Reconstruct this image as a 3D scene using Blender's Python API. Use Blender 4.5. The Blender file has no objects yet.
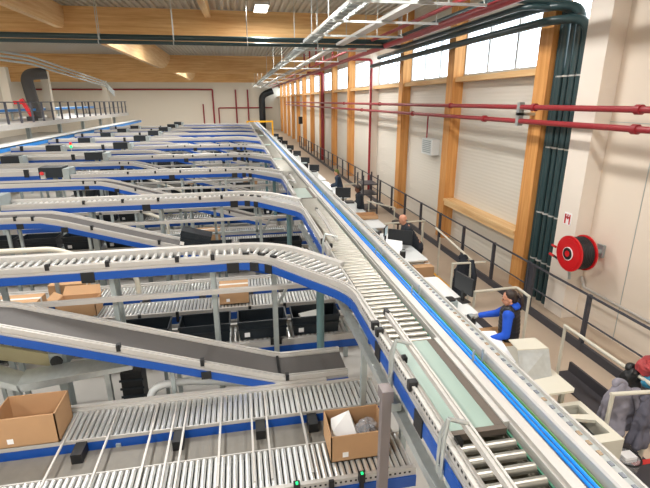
import bpy, math, random
from mathutils import Vector, Matrix
random.seed(7)
scn = bpy.context.scene
COL = scn.collection
PI = math.pi
ORD = ['first','second','third','fourth','fifth','sixth','seventh','eighth','ninth','tenth','eleventh','twelfth','thirteenth','fourteenth','fifteenth','sixteenth','seventeenth','eighteenth','nineteenth','twentieth']
# ------------------------------------------------------------------ materials
def lin(c):
    return tuple((x/12.92 if x <= .04045 else ((x+.055)/1.055)**2.4) for x in c)
def hexc(h):
    return lin(tuple(int(h[i:i+2],16)/255 for i in (0,2,4)))
MATS = {}
def mat(name, col, rough=.5, metal=0., noise=0., nscale=8., bump=0., bscale=40., emit=0., coat=0., stretch=(1,1,1)):
    m = bpy.data.materials.new(name); m.use_nodes = True
    nt = m.node_tree; b = nt.nodes['Principled BSDF']
    c = hexc(col) if isinstance(col,str) else col
    b.inputs['Base Color'].default_value = (*c,1)
    b.inputs['Roughness'].default_value = rough
    b.inputs['Metallic'].default_value = metal
    if coat: b.inputs['Coat Weight'].default_value = coat
    if noise or bump:
        tc = nt.nodes.new('ShaderNodeTexCoord'); mp = nt.nodes.new('ShaderNodeMapping')
        mp.inputs['Scale'].default_value = stretch
        nt.links.new(tc.outputs['Object'], mp.inputs[0])
    if noise:
        n = nt.nodes.new('ShaderNodeTexNoise'); n.inputs['Scale'].default_value = nscale; n.inputs['Detail'].default_value = 5
        nt.links.new(mp.outputs[0], n.inputs['Vector'])
        r = nt.nodes.new('ShaderNodeMix'); r.data_type = 'RGBA'
        r.inputs[6].default_value = (*[max(0,x*(1-noise)) for x in c],1); r.inputs[7].default_value = (*[min(1,x*(1+noise)) for x in c],1)
        nt.links.new(n.outputs['Fac'], r.inputs[0]); nt.links.new(r.outputs[2], b.inputs['Base Color'])
    if bump:
        n2 = nt.nodes.new('ShaderNodeTexNoise'); n2.inputs['Scale'].default_value = bscale
        nt.links.new(mp.outputs[0], n2.inputs['Vector'])
        bp = nt.nodes.new('ShaderNodeBump'); bp.inputs['Strength'].default_value = bump
        nt.links.new(n2.outputs['Fac'], bp.inputs['Height']); nt.links.new(bp.outputs[0], b.inputs['Normal'])
    if emit:
        b.inputs['Emission Color'].default_value = (*c,1); b.inputs['Emission Strength'].default_value = emit
    MATS[name] = m
    return m
def wood(name, dark, light, axis):
    m = bpy.data.materials.new(name); m.use_nodes = True
    nt = m.node_tree; b = nt.nodes['Principled BSDF']; b.inputs['Roughness'].default_value = .6
    tc = nt.nodes.new('ShaderNodeTexCoord'); mp = nt.nodes.new('ShaderNodeMapping')
    s = [7.,7.,7.]; s[axis] = .35
    mp.inputs['Scale'].default_value = s
    n = nt.nodes.new('ShaderNodeTexNoise'); n.inputs['Scale'].default_value = 1.6; n.inputs['Detail'].default_value = 6; n.inputs['Roughness'].default_value = .65
    n2 = nt.nodes.new('ShaderNodeTexNoise'); n2.inputs['Scale'].default_value = .5
    rp = nt.nodes.new('ShaderNodeValToRGB')
    rp.color_ramp.elements[0].position = .3; rp.color_ramp.elements[0].color = (*hexc(dark),1)
    rp.color_ramp.elements[1].position = .7; rp.color_ramp.elements[1].color = (*hexc(light),1)
    nt.links.new(tc.outputs['Object'], mp.inputs[0]); nt.links.new(mp.outputs[0], n.inputs['Vector']); nt.links.new(n.outputs['Fac'], rp.inputs[0])
    nt.links.new(rp.outputs[0], b.inputs['Base Color'])
    return m
ALU = mat('aluminium_profile','c0bdb8',.45,.3,noise=.05)
STEELR = mat('zinc_roller','e2e3e1',.3,.72)
ROLLM = mat('dull_main_roller','96938a',.34,.7)
BEDM = mat('dark_bed_plate','3b3c3b',.7)
BEDB = mat('olive_bed_plate','6d685a',.7)
GALV = mat('galvanised_steel','c0c6c5',.38,.7,noise=.18,nscale=14)
GALVD = mat('grey_post_steel','a7b0b0',.5,.5,noise=.12,nscale=10)
BLUE = mat('blue_panel','0e4a9e',.4,0.)
BELT = mat('grey_belt','5a5755',.65,0,noise=.08,nscale=30)
BELTG = mat('pale_green_belt','8b9e94',.35,0,noise=.06,nscale=3,coat=.2)
BELTE = mat('brown_belt_edge','5b5148',.6)
BLACK = mat('black_plastic','17181a',.5)
TOTE = mat('dark_tote_plastic','1a2229',.45,0,noise=.1)
CARD = mat('cardboard','b58f69',.8,0,noise=.07,nscale=5)
CARDI = mat('cardboard_inside','a58058',.85,0,noise=.07,nscale=5)
WHITE = mat('white_laminate','dcdfde',.4)
CREAM = mat('cream_plastic','cbc7b8',.5)
PAPER = mat('white_paper','eeeeee',.7)
WPANEL = mat('wall_panel','dcd3c3',.65)
WNEAR = mat('wall_white_paint','dccfbf',.6,0,noise=.03,nscale=1.2)
COLW = mat('white_painted_column','e4dace',.6)
FLOORM = mat('walkway_floor','bcaa96',.55,0,noise=.06,nscale=1.5)
MATM = mat('dark_floor_mat','3d3a3e',.8)
RAILM = mat('dark_railing_paint','44454d',.45,.2)
PIPEG = mat('dark_green_pipe_insulation','2a4043',.32)
PIPER = mat('red_pipe_paint','93292f',.38)
REDH = mat('bright_red_paint','c8141c',.35)
HOSE = mat('black_hose','1c1d1f',.5)
GLULX = wood('glulam_along_x','cf9658','f0c78a',0)
GLULY = wood('glulam_along_y','d6a66c','f2d09c',1)
GLULZ = wood('glulam_upright','bd7b3c','dfa662',2)
DECK = mat('roof_deck_steel','b9b3a6',.5,.2)
DUCT = mat('grey_duct_fabric','5c5a58',.7)
CBLUE = mat('blue_cable','1486e8',.35)
CGREEN = mat('green_cable','4a8040',.4)
CYEL = mat('yellow_green_cable','b7b13c',.4)
BBLUE = mat('bright_blue_panel','2b86d6',.4)
SKIN = mat('skin','c98f73',.55)
SKIND = mat('skin_brown','6f4632',.55)
HAIR = mat('dark_brown_hair','2a1d18',.55,0,bump=.3,bscale=80)
CBJ = mat('royal_blue_fleece','1450c4',.8,0,bump=.2,bscale=120)
VEST = mat('black_quilted_vest','17171b',.5,0,bump=.35,bscale=25,stretch=(.2,.2,3))
DARKC = mat('dark_navy_cloth','20262f',.85,0,bump=.2,bscale=90)
GREYC = mat('grey_cloth','85828c',.9,0,noise=.12,nscale=14,bump=.4,bscale=25)
DENIM = mat('dark_trousers','23262f',.85)
GLOVE = mat('grey_work_glove','8c8c88',.8)
SCREEN = mat('dark_monitor_back','24272b',.4)
SCREENF = mat('lit_monitor_front','b9d0d6',.2,0,emit=.5)
YELLOW = mat('yellow_paint','e8ab12',.45)
ORANGE = mat('orange_marker','f08a1c',.5)
REDLINE = mat('red_floor_tape','c22a26',.6)
PLASTIC = None
LAMP = mat('lamp_diffuser','fffaf0',.4,0,emit=14.)
GREENL = mat('green_signal_lamp','23e07a',.3,0,emit=2.)
REDL = mat('red_signal_lamp','e02020',.3,0,emit=1.)
FROST = mat('frosted_tape','d7d7d2',.3)
def concrete():
    m = mat('concrete_floor','a9a59e',.6,0,noise=.10,nscale=.8)
    return m
CONC = concrete()
def glass(name):
    m = bpy.data.materials.new(name); m.use_nodes = True; nt = m.node_tree; nt.nodes.clear()
    o = nt.nodes.new('ShaderNodeOutputMaterial'); mx = nt.nodes.new('ShaderNodeMixShader'); t = nt.nodes.new('ShaderNodeBsdfTransparent'); g = nt.nodes.new('ShaderNodeBsdfGlossy')
    t.inputs[0].default_value = (.95,.98,1,1); g.inputs['Roughness'].default_value = .05; mx.inputs[0].default_value = .07
    nt.links.new(t.outputs[0],mx.inputs[1]); nt.links.new(g.outputs[0],mx.inputs[2]); nt.links.new(mx.outputs[0],o.inputs[0])
    return m
GLASS = glass('window_glass')
def film(name):
    m = bpy.data.materials.new(name); m.use_nodes = True; nt = m.node_tree; b = nt.nodes['Principled BSDF']
    b.inputs['Base Color'].default_value = (.5,.5,.52,1); b.inputs['Roughness'].default_value = .12; b.inputs['Alpha'].default_value = .38
    return m
FILM = film('clear_plastic_bag')
def ribwall():
    m = mat('ribbed_wall_panel','d6d0c4',.6)
    nt = m.node_tree; b = nt.nodes['Principled BSDF']
    tc = nt.nodes.new('ShaderNodeTexCoord'); w = nt.nodes.new('ShaderNodeTexWave'); w.bands_direction = 'Z'; w.inputs['Scale'].default_value = 3.2
    bp = nt.nodes.new('ShaderNodeBump'); bp.inputs['Strength'].default_value = .13; bp.inputs['Distance'].default_value = .03
    nt.links.new(tc.outputs['Object'],w.inputs['Vector']); nt.links.new(w.outputs['Fac'],bp.inputs['Height']); nt.links.new(bp.outputs[0],b.inputs['Normal'])
    return m
RIBW = ribwall()
# ------------------------------------------------------------------ mesh builder
ORG = {}
class MB:
    def __init__(s): s.v=[]; s.f=[]
    def add(s, vs, fs):
        n=len(s.v); s.v += [Vector(p) for p in vs]; s.f += [tuple(i+n for i in f) for f in fs]; return s
    def box(s, a, b):
        x0,y0,z0=a; x1,y1,z1=b
        vs=[(x0,y0,z0),(x1,y0,z0),(x1,y1,z0),(x0,y1,z0),(x0,y0,z1),(x1,y0,z1),(x1,y1,z1),(x0,y1,z1)]
        return s.add(vs,[(0,3,2,1),(4,5,6,7),(0,1,5,4),(1,2,6,5),(2,3,7,6),(3,0,4,7)])
    def cbox(s, c, d, rz=0., ry=0., rx=0.):
        M = Matrix.Translation(c) @ Matrix.Rotation(rz,4,'Z') @ Matrix.Rotation(ry,4,'Y') @ Matrix.Rotation(rx,4,'X')
        t=MB(); t.box([-d[0]/2,-d[1]/2,-d[2]/2],[d[0]/2,d[1]/2,d[2]/2])
        return s.add([M@p for p in t.v], t.f)
    def bevbox(s, a, b, r):
        x0,y0,z0=a; x1,y1,z1=b
        prof=[(x0+r,y0),(x1-r,y0),(x1,y0+r),(x1,y1-r),(x1-r,y1),(x0+r,y1),(x0,y1-r),(x0,y0+r)]
        return s.prism([(p[0],p[1],z0) for p in prof],(0,0,z1-z0))
    def prism(s, poly, d):
        n=len(poly); d=Vector(d); vs=[Vector(p) for p in poly]+[Vector(p)+d for p in poly]
        fs=[tuple(range(n))[::-1],tuple(range(n,2*n))]+[(i,(i+1)%n,n+(i+1)%n,n+i) for i in range(n)]
        return s.add(vs,fs)
    def tube(s, pts, r, n=8, caps=True):
        pts=[Vector(p) for p in pts]; m=len(pts); rs = r if isinstance(r,(list,tuple)) else [r]*m
        vs=[]; up=None
        for i,p in enumerate(pts):
            t=(pts[min(i+1,m-1)]-pts[max(i-1,0)]).normalized()
            if up is None:
                up = Vector((0,0,1)) if abs(t.z)<.9 else Vector((1,0,0))
            a=t.cross(up).normalized(); up=a.cross(t).normalized()
            k=1.
            if 0<i<m-1:
                d0=(pts[i]-pts[i-1]).normalized(); c=max(.5,d0.dot(t)); k=1/c
            for j in range(n):
                w=2*PI*j/n; vs.append(p+(a*math.cos(w)+up*math.sin(w))*rs[i]*(k if k<1.5 else 1.5))
        fs=[(i*n+j,i*n+(j+1)%n,(i+1)*n+(j+1)%n,(i+1)*n+j) for i in range(m-1) for j in range(n)]
        if caps: fs += [tuple(range(n))[::-1], tuple(range((m-1)*n,m*n))]
        return s.add(vs,fs)
    def sweep(s, path, prof):
        path=[Vector(p) for p in path]; m=len(path); n=len(prof); vs=[]
        for i,p in enumerate(path):
            def h(a,b):
                d=path[b]-path[a]; d.z=0; return d.normalized()
            t0=h(max(i-1,0),max(i,1)) if i>0 else h(0,1)
            t1=h(i,i+1) if i<m-1 else t0
            t=(t0+t1).normalized(); nr=Vector((t.y,-t.x,0)); k=1/max(.4,nr.dot(Vector((t0.y,-t0.x,0))))
            for a,b in prof: vs.append(p+nr*a*k+Vector((0,0,b)))
        fs=[(i*n+j,i*n+(j+1)%n,(i+1)*n+(j+1)%n,(i+1)*n+j) for i in range(m-1) for j in range(n)]
        fs += [tuple(range(n)), tuple(range((m-1)*n,m*n))[::-1]]
        return s.add(vs,fs)
    def ell(s, c, r, n=16, m=10, M=None):
        vs=[];c=Vector(c)
        for i in range(m+1):
            th=PI*i/m
            for j in range(n):
                ph=2*PI*j/n
                p=Vector((r[0]*math.sin(th)*math.cos(ph),r[1]*math.sin(th)*math.sin(ph),r[2]*math.cos(th)))
                vs.append(c+(M@p if M else p))
        fs=[(i*n+j,(i+1)*n+j,(i+1)*n+(j+1)%n,i*n+(j+1)%n) for i in range(m) for j in range(n)]
        return s.add(vs,fs)
    def build(s, name, m, parent=None, smooth=False, org=None):
        if org is None: org = ORG.get(parent, Vector((0,0,0))) if parent else Vector((0,0,0))
        me=bpy.data.meshes.new(name); me.from_pydata([tuple(p-org) for p in s.v],[],s.f); me.validate()
        import bmesh as bmm
        b=bmm.new(); b.from_mesh(me); bmm.ops.recalc_face_normals(b,faces=b.faces); b.to_mesh(me); b.free()
        me.materials.append(m)
        if smooth:
            me.polygons.foreach_set('use_smooth',[True]*len(me.polygons))
            if smooth!='all':
                try: me.set_sharp_from_angle(angle=math.radians(40))
                except Exception: pass
        o=bpy.data.objects.new(name,me); COL.objects.link(o)
        if parent: o.parent=parent; ORG[o]=org
        else: o.location=org; ORG[o]=org
        return o
def thing(name, label, cat, loc=(0,0,0), group=None):
    o=bpy.data.objects.new(name,None); COL.objects.link(o); o.empty_display_size=.1
    o.location=loc; ORG[o]=Vector(loc); o['label']=label; o['category']=cat
    if group: o['group']=group
    return o
def tag(o, label, cat, group=None):
    o['label']=label; o['category']=cat
    if group: o['group']=group
    return o
def solo(name, mb, m, label, cat, group=None, smooth=False, org=None):
    if org is None:
        xs=[p.x for p in mb.v]; ys=[p.y for p in mb.v]; zs=[p.z for p in mb.v]
        org=Vector(((min(xs)+max(xs))/2,(min(ys)+max(ys))/2,min(zs)))
    return tag(mb.build(name,m,None,smooth,org),label,cat,group)
def struct(name, mb, m, parent=None, smooth=False):
    o=mb.build(name,m,parent,smooth)
    if parent is None: o['kind']='structure'
    return o
_cyl={}
def roller_mesh(L, r, n=12, m=None):
    m=m or STEELR
    k=(round(L,2),round(r,3),m.name)
    if k in _cyl: return _cyl[k]
    b=MB(); b.tube([(0,-L/2,0),(0,L/2,0)],r,n)
    b.tube([(0,-L/2-.012,0),(0,L/2+.012,0)],r*.3,6)
    me=bpy.data.meshes.new('roller'); me.from_pydata([tuple(p) for p in b.v],[],b.f); me.materials.append(m)
    me.polygons.foreach_set('use_smooth',[True]*len(me.polygons))
    try: me.set_sharp_from_angle(angle=math.radians(40))
    except Exception: pass
    _cyl[k]=me; return me
def roller(parent, c, L, r, rz=0., m=None):
    o=bpy.data.objects.new('roller',roller_mesh(L,r,12,m)); COL.objects.link(o); o.parent=parent
    o.location=Vector(c)-ORG[parent]; o.rotation_euler=(0,0,rz); return o
RW=.065
RAILP=[(0,-.06),(RW,-.06),(RW,-.03),(RW-.012,-.03),(RW-.012,-.012),(RW,-.012),(RW,.045),(.042,.045),(.042,.03),(.022,.03),(.022,.045),(0,.045)]
def shift(prof, a): return [(p[0]+a,p[1]) for p in prof]
def mirror(prof, a): return [(-p[0]-a,p[1]) for p in prof][::-1]
def arcpath(y, z, x0, xc, R, ang, xend, n=8):
    pts=[(x0,y,z),(xc,y,z)]
    for i in range(1,n+1):
        t=ang*i/n; pts.append((xc+R*math.sin(t), y-R*(1-math.cos(t)), z))
    p=pts[-1]; d=(math.cos(ang),-math.sin(ang)); t=(xend-p[0])/d[0]
    pts.append((xend,p[1]+d[1]*t,z)); return pts
# ------------------------------------------------------------------ SETTING
WX=6.9; YN=-9.; YF=78.; XL=-30.; ZR=7.9
struct('floor', MB().box((XL,YN,-.15),(4.35,YF,0)), CONC)
struct('floor_walkway', MB().box((4.35,YN,-.15),(WX+.3,YF,0.0)), FLOORM)
MATL=MB().box((3.0,-2,0),(4.95,4.55,.008))
o=struct('trim_1', MATL, MATM)
# ceiling: trapezoid deck, ribs along y
b=MB(); n=int((WX-XL)/.25); prof=[]
for i in range(n):
    x=XL+i*.25; prof += [(x,ZR),(x+.09,ZR),(x+.12,ZR-.07),(x+.22,ZR-.07)]
prof.append((WX+.2,ZR))
vs=[(x,YN,z) for x,z in prof]+[(x,YF,z) for x,z in prof]; k=len(prof)
b.add(vs,[(i,i+1,k+i+1,k+i) for i in range(k-1)])
struct('ceiling', b, DECK)
b=MB().box((XL-.3,YF,0),(WX+.3,YF+.2,ZR))
for i in range(40): b.box((XL+i*.95,YF-.02,0),(XL+i*.95+.03,YF,ZR))
struct('wall_back', b, WPANEL)
struct('wall_left', MB().box((XL-.3,YN,0),(XL,YF,ZR)), WPANEL)
struct('wall_front', MB().box((XL-.3,YN-.2,0),(WX+.3,YN,ZR)), WPANEL)
# right wall
b=MB().box((WX,8.2,0),(WX+.25,YF,5.12)); b.box((WX,8.2,6.5),(WX+.25,YF,ZR))
struct('wall_right', b, RIBW)
b=MB().box((WX,YN,0),(WX+.25,8.2,ZR))
struct('wall_right_near', b, WNEAR)
b=MB()
for y in (6.62,4.7,2.8): b.box((WX-.006,y,0),(WX,y+.012,ZR))
b.box((WX-.006,YN,4.05),(WX,8.1,4.06))
struct('trim_2', b, GALVD)
b=MB().box((6.55,7.66,0),(WX,8.22,ZR))
struct('trim_3', b, COLW)
colY=[9.2,13.7,18.15,22.5,27.2,32.1,37.0,41.9,46.8,51.7,56.6,61.5,66.4,71.3]
for i,y in enumerate(colY):
    b=MB().box((6.55,y,0),(WX,y+.44,ZR))
    if i==3:
        solo('wall_column',b,COLW,'white painted wall column standing among the orange timber ones','column')
    else:
        where=['beside the bundle of dark pipes','left of the shelf ledge','behind the bald man in black','','just beyond the white column','','','','','','','','',''][i]
        lab=('orange timber wall column '+where) if where else f'orange timber wall column far along the right wall, {ORD[i]} from the hose reel'
        solo('timber_column',b,GLULZ,lab,'column','timber wall columns')
# windows
edges=[8.25]+[v for y in colY for v in (y,y+.44)]+[YF]
for i in range(1,len(edges)-1,2):
    y0,y1=edges[i]+.44,edges[i+2] if i+2<len(edges) else YF
    if i+1>=len(edges): break
    y0=edges[i+1]; y1=edges[i+2] if i+2<len(edges) else YF
    b=MB()
    b.box((WX-.02,y0,5.12),(WX+.1,y1,5.2)); b.box((WX-.02,y0,6.42),(WX+.1,y1,6.5))
    w=(y1-y0)
    for t in (0,.34,.67,1):
        yy=y0+w*t; b.box((WX,max(y0,yy-.035),5.12),(WX+.08,min(y1,yy+.035),6.5))
    wn=struct(f'window_{(i+1)//2}', b, ALU)
    MB().box((WX+.03,y0,5.2),(WX+.04,y1,6.42)).build('pane',GLASS,wn)
    MB().box((6.62,y0,4.98),(WX,y1,5.12)).build('sill',GLULY,wn)
# shelf ledge between first two columns
solo('wall_ledge',MB().box((6.52,9.66,1.3),(WX,13.68,1.38)).box((6.56,9.66,1.16),(WX,13.68,1.3)),GLULY,'long timber ledge fixed low on the wall between two columns','ledge')
# roof beams
for i,y in enumerate((0.5,20.,39.,58.5)):
    b=MB().box((XL,y,6.57),(WX,y+.24,7.83))
    lab=['wide glulam roof beam closest overhead above the near conveyors','deep glulam roof beam behind the long dark ceiling pipe','second deep glulam roof beam seen below the first','farthest glulam roof beam in front of the back wall'][i]
    solo('roof_beam',b,GLULX,lab,'beam')
def purlin(x,y0,y1,zb,taper,label):
    pr=[(y0,7.82),(y0,zb)]
    L=y1-y0
    for t in range(0,9):
        u=t/8; yy=y1-L*taper*(1-u); pr.append((yy, zb+ (7.55-zb)*(u**2.4)))
    pr.append((y1,7.82))
    b=MB().prism([(x,p[0],p[1]) for p in pr],(.22,0,0))
    solo('roof_purlin',b,GLULY,label,'beam','lengthwise roof purlins')
purlin(-6.3,.8,19.98,7.02,.02,'pale timber purlin slanting into the top left corner')
purlin(-5.0,20.3,38.98,6.55,.35,'pale timber purlin with a curved belly behind the dark ceiling pipe')
purlin(-4.7,39.3,58.4,6.55,.4,'small distant timber purlin with a curved belly')
purlin(-1.0,.8,19.98,7.3,.5,'pale timber purlin at the top edge left of the ceiling lamp')
# lamps
lampspots=[(1.0,17.6)]
def lamp(x,y,z,label):
    t=thing('ceiling_lamp',label,'lamp',(x,y,z),'roof lamps')
    MB().cbox((x,y,z+.06),(.5,1.4,.10)).build('housing',ALU,t)
    MB().cbox((x,y,z+.004),(.44,1.3,.012)).build('diffuser',LAMP,t)
    MB().tube([(x,y-.3,z+.1),(x,y-.3,ZR-.03)],.008,5).tube([(x,y+.3,z+.1),(x,y+.3,ZR-.03)],.008,5).build('hanger',GALV,t)
    L=bpy.data.lights.new('lamp_light','AREA'); L.shape='RECTANGLE'; L.size=.44; L.size_y=1.3; L.energy=LAMP_W; L.color=(1,.985,.96)
    lo=bpy.data.objects.new('lamp_light',L); COL.objects.link(lo); lo.parent=t; lo.location=(0,0,-.02)
    return t
LAMP_W=300.
lamp(1.05,17.6,7.5,'lit roof lamp above the dark ceiling pipe, nearest in view')
for r_,y in enumerate((-5,2,9,21.6,26.5,40.8,46,60.3,68)):
    for c_,x in enumerate((3.2,-2.6,-7.9,-14.5,-22)):
        lamp(x,y,7.45,f'lit roof lamp, {ORD[r_]} row from the camera end, {ORD[c_]} from the window wall')
# dark ceiling pipes
def elbow(pts,r=.25,n=5):
    pts=[Vector(p) for p in pts]; out=[pts[0]]
    for i in range(1,len(pts)-1):
        a=(pts[i-1]-pts[i]); c=(pts[i+1]-pts[i]); ra=min(r,a.length*.45,c.length*.45)
        A=pts[i]+a.normalized()*ra; C=pts[i]+c.normalized()*ra
        for k in range(n+1):
            t=k/n; out.append(A*(1-t)**2+pts[i]*2*t*(1-t)+C*t*t)
    out.append(pts[-1]); return out
vp=[(8.40,6.3,6.22,21.5,5.95,'dark pipe closest to the white column in the upright bundle, running along the window wall'),
    (8.60,6.05,6.25,20.5,6.24,'dark upright pipe next to the one by the white column'),
    (8.80,5.8,5.9,16.9,6.27,'dark pipe in the middle of the upright bundle by the white column'),
    (9.0,5.55,5.5,17.0,6.45,'dark pipe one place from the timber column in the upright bundle')]
for i,(yv,_,xh,ye,zh,lab) in enumerate(vp):
    end=[(xh,ye,zh)]
    if i==3: end=[(5.5,17.0,6.45),(-16,17.0,6.45)]
    elif i==2: end=[(5.9,16.8,6.27),(-16,16.8,6.27)]
    else: end=[(xh,ye,zh)]
    pts=elbow([(6.7,yv,0),(6.7,yv,zh-.05*i),(xh,yv+.5,zh)]+end,.3)
    t=thing('insulated_pipe',lab,'pipe',(6.7,yv,0),'dark insulated pipes')
    MB().tube(pts,[.085,.085,.08,.085][i] if i!=2 else .06,10).build('pipe_run',PIPEG,t,True)
    for z in (.9,2.0,3.45,4.9): MB().tube([(6.7,yv,z),(6.7,yv,z+.03)],.092,10).build('pipe_band',ALU,t)
    if i in (2,3):
        for x in (-12,-8.2,-4.2,-1.9,.5,2.9):
            yy=end[0][1]
            MB().tube([(x,yy,zh+.05),(x,yy,ZR)],.012,5).tube([(x-.015,yy,zh),(x+.015,yy,zh)],.11 if i==3 else .075,10).build('hanger',GALV,t)
t=thing('insulated_pipe','dark pipe against the orange column in the upright bundle','pipe',(6.7,9.12,0),'dark insulated pipes')
MB().tube(elbow([(6.72,9.12,0),(6.72,9.12,6.4),(6.68,9.12,7.8)],.3),.08,10).build('pipe_run',PIPEG,t,True)
# red sprinkler pipes
def redpipe(pts,r,lab,bands=()):
    t=thing('red_pipe',lab,'pipe',pts[0],'red sprinkler pipes')
    MB().tube(elbow(pts,.15),r,10).build('pipe_run',PIPER,t,True)
    for p,d in bands:
        p=Vector(p); d=Vector(d); MB().tube([p-d*.05,p+d*.05],r*1.5,10).build('coupling',PIPER,t,True)
    return t
redpipe([(6.2,-3,4.30),(6.2,60,4.30)],.055,'upper red pipe of the pair running along the right wall',[((6.2,y,4.3),(0,1,0)) for y in (6.35,9,13,20,27)])
redpipe([(6.2,-3,4.0),(6.2,60,4.0)],.055,'lower red pipe of the pair running along the right wall',[((6.2,y,4.0),(0,1,0)) for y in (6.35,11,16,23)])
b=MB()
for y in (9.5,18.,26.5): b.box((6.15,y,3.93),(WX,y+.05,4.2))
solo('pipe_bracket',MB().box((6.14,9.45,4.12),(WX,9.55,4.18)).box((6.14,9.45,3.9),(6.26,9.55,4.4)),GALV,'steel bracket holding the two red pipes by the dark pipes','bracket')
redpipe([(5.35,2,6.3),(5.35,70,6.3)],.09,'thick red main running high under the roof beside the windows')
redpipe([(4.9,2,6.5),(4.9,70,6.5)],.05,'thin red pipe running high beside the thick red main')
redpipe([(6.45,22.3,0),(6.45,22.3,6.3),(5.35,22.3,6.3)],.06,'red upright pipe in front of the white column')
redpipe([(6.45,35.4,0),(6.45,35.4,6.4),(5.3,35.4,6.4)],.12,'thick red upright pipe among the far timber columns')
for i,y in enumerate((24,26.5,29,31.5,34)):
    redpipe([(4.9,y,7.6),(4.9,y,6.5)],.05,f'short red drop pipe under the roof, {ORD[i]} from the camera')
b=[[(-.9,YF-.2,0),(-.9,YF-.2,6.3)],[(.3,YF-.2,0),(.3,YF-.2,6.3)]]
redpipe([(1.9,YF-.2,.4),(1.9,YF-.2,6.2)],.12,'red upright pipe on the back wall nearest the black duct')
redpipe([(.0,YF-.2,.4),(.0,YF-.2,6.2)],.12,'red upright pipe on the back wall left of the one by the duct')
redpipe([(-2.8,YF-.25,.4),(-2.8,YF-.25,3.4),(5.8,YF-.25,3.4)],.1,'red pipe on the back wall bending level to the right')
redpipe([(-3.6,YF-.2,.4),(-3.6,YF-.2,6.2),(-29.6,YF-.2,6.2)],.13,'red pipe running level along the top of the back wall')
redpipe([(-5.2,YF-.2,.4),(-5.2,YF-.2,4.0)],.1,'short red upright pipe on the back wall')
solo('air_duct',MB().tube(elbow([(4.1,YF-1,0),(4.1,YF-1,5.3),(5.9,YF-1.,6.0)],.8),.5,12),BLACK,'black upright duct at the back right corner','duct',smooth=True)
t=thing('guard_frame','yellow guard frame over the far end of the main line','frame',(2.3,50,0))
MB().box((.95,49.95,2.28),(3.75,50.05,2.45)).build('crossbar',YELLOW,t); MB().box((3.6,49.95,0),(3.75,50.05,2.3)).build('post',YELLOW,t); MB().box((.95,49.95,0),(1.05,50.05,2.3)).build('post',YELLOW,t)
# cable trays
def ladder_tray(x,w,z,y0,y1,lab,m):
    t=thing('cable_tray',lab,'cable tray',(x,y0,z))
    MB().box((x,y0,z),(x+.03,y1,z+.09)).build('side_rail',m,t); MB().box((x+w-.03,y0,z),(x+w,y1,z+.09)).build('side_rail',m,t)
    y=y0
    while y<y1: MB().box((x,y,z),(x+w,y+.05,z+.02)).build('rung',m,t); y+=.45 if y<30 else .95
    return t
tr=ladder_tray(2.4,.42,6.35,6.5,70,'grey ladder cable tray under the roof, left of the white tray',GALV)
MB().box((2.5,6.5,6.38),(2.7,60,6.42)).build('cable_bundle',GALVD,tr)
t=thing('cable_tray','white trough cable tray under the roof, right of the ladder tray','cable tray',(3.6,5,6.28))
MB().prism([(3.55,5,6.36),(3.55,5,6.28),(3.82,5,6.28),(3.82,5,6.36),(3.80,5,6.36),(3.80,5,6.3),(3.57,5,6.3),(3.57,5,6.36)],(0,65,0)).build('trough',ALU,t)
for i,y in enumerate((7.,9.2,11.5,14,18,23,28,34,41,48,56,64)):
    t=thing('trapeze_hanger',f'grey trapeze hanger carrying the cable trays, {ORD[i]} from the camera','hanger',(3.2,y,6.2),'cable tray hangers')
    MB().box((2.2,y,6.22),(5.0,y+.05,6.27)).build('crossbar',GALV,t)
    for x in (2.25,4.2,4.95): MB().tube([(x,y+.025,6.24),(x,y+.025,ZR)],.014,5).build('rod',GALV,t)
# air duct with hoses at left
t=thing('air_duct','grey round duct dropping beside a pale column at upper left','duct',(-14.0,36.5,3.33))
MB().tube(elbow([(-13.9,36.5,3.33),(-14.2,36.5,6.25),(-13.0,37.0,6.35)],.9,8),.38,14).build('duct_run',DUCT,t,True)
for i,z in enumerate((6.35,6.15,5.95)):
    solo('ceiling_pipe',MB().tube(elbow([(-12.2,27,z+.6),(-11.3,30,z+.55),(-11.0,33,z+.3),(-12.2,49,z-.1),(-11.6,49.5,z-1)],.6),.06,8),GALV,['upper grey pipe slanting across the upper left corner','middle grey pipe slanting across the upper left corner','lower grey pipe slanting across the upper left corner'][i],'pipe','slanting ceiling pipes',True)
for i,(x,y) in enumerate([(-14.8,34),(-13.8,37.9),(-14.1,55)]):
    solo('building_column',MB().box((x,y,3.33 if y<50 else 0),(x+.5,y+.4,6.57)),WPANEL,['pale timber column left of the grey duct','pale timber column right of the grey duct','pale column behind the far end of the mezzanine','pale column far left behind the mezzanine'][i],'column')
# ------------------------------------------------------------------ wall fittings
t=thing('hose_reel','red fire hose reel with black hose on the white wall','hose reel',(6.3,7.32,1.62))
def disc(x0,x1,r,n=28): return MB().tube([(x0,7.28,1.61),(x1,7.28,1.61)],r,n)
disc(6.16,6.19,.35).tube([(6.15,7.28,1.61),(6.17,7.28,1.61)],.30,28).build('flange',REDH,t,True)
disc(6.48,6.51,.35).build('flange',REDH,t,True)
b=MB()
for i in range(8):
    x=6.205+i*.036
    b.tube([(x,7.28+.30*math.cos(a*PI/12),1.61+.30*math.sin(a*PI/12)) for a in range(25)],.02,8)
b.tube([(6.19,7.28,1.61),(6.48,7.28,1.61)],.29,24); b.build('hose_coil',HOSE,t,True)
disc(6.13,6.16,.13,20).build('hub_label',PAPER,t,True); disc(6.12,6.135,.06,16).build('hub_nut',REDH,t,True)
disc(6.128,6.132,.12,20).build('hub_ring',BLACK,t)
MB().tube([(6.5,7.28,1.61),(6.88,7.28,1.61)],.05,10).box((6.84,7.2,1.5),(WX-.007,7.36,1.75)).build('wall_bracket',GALVD,t)
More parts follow.
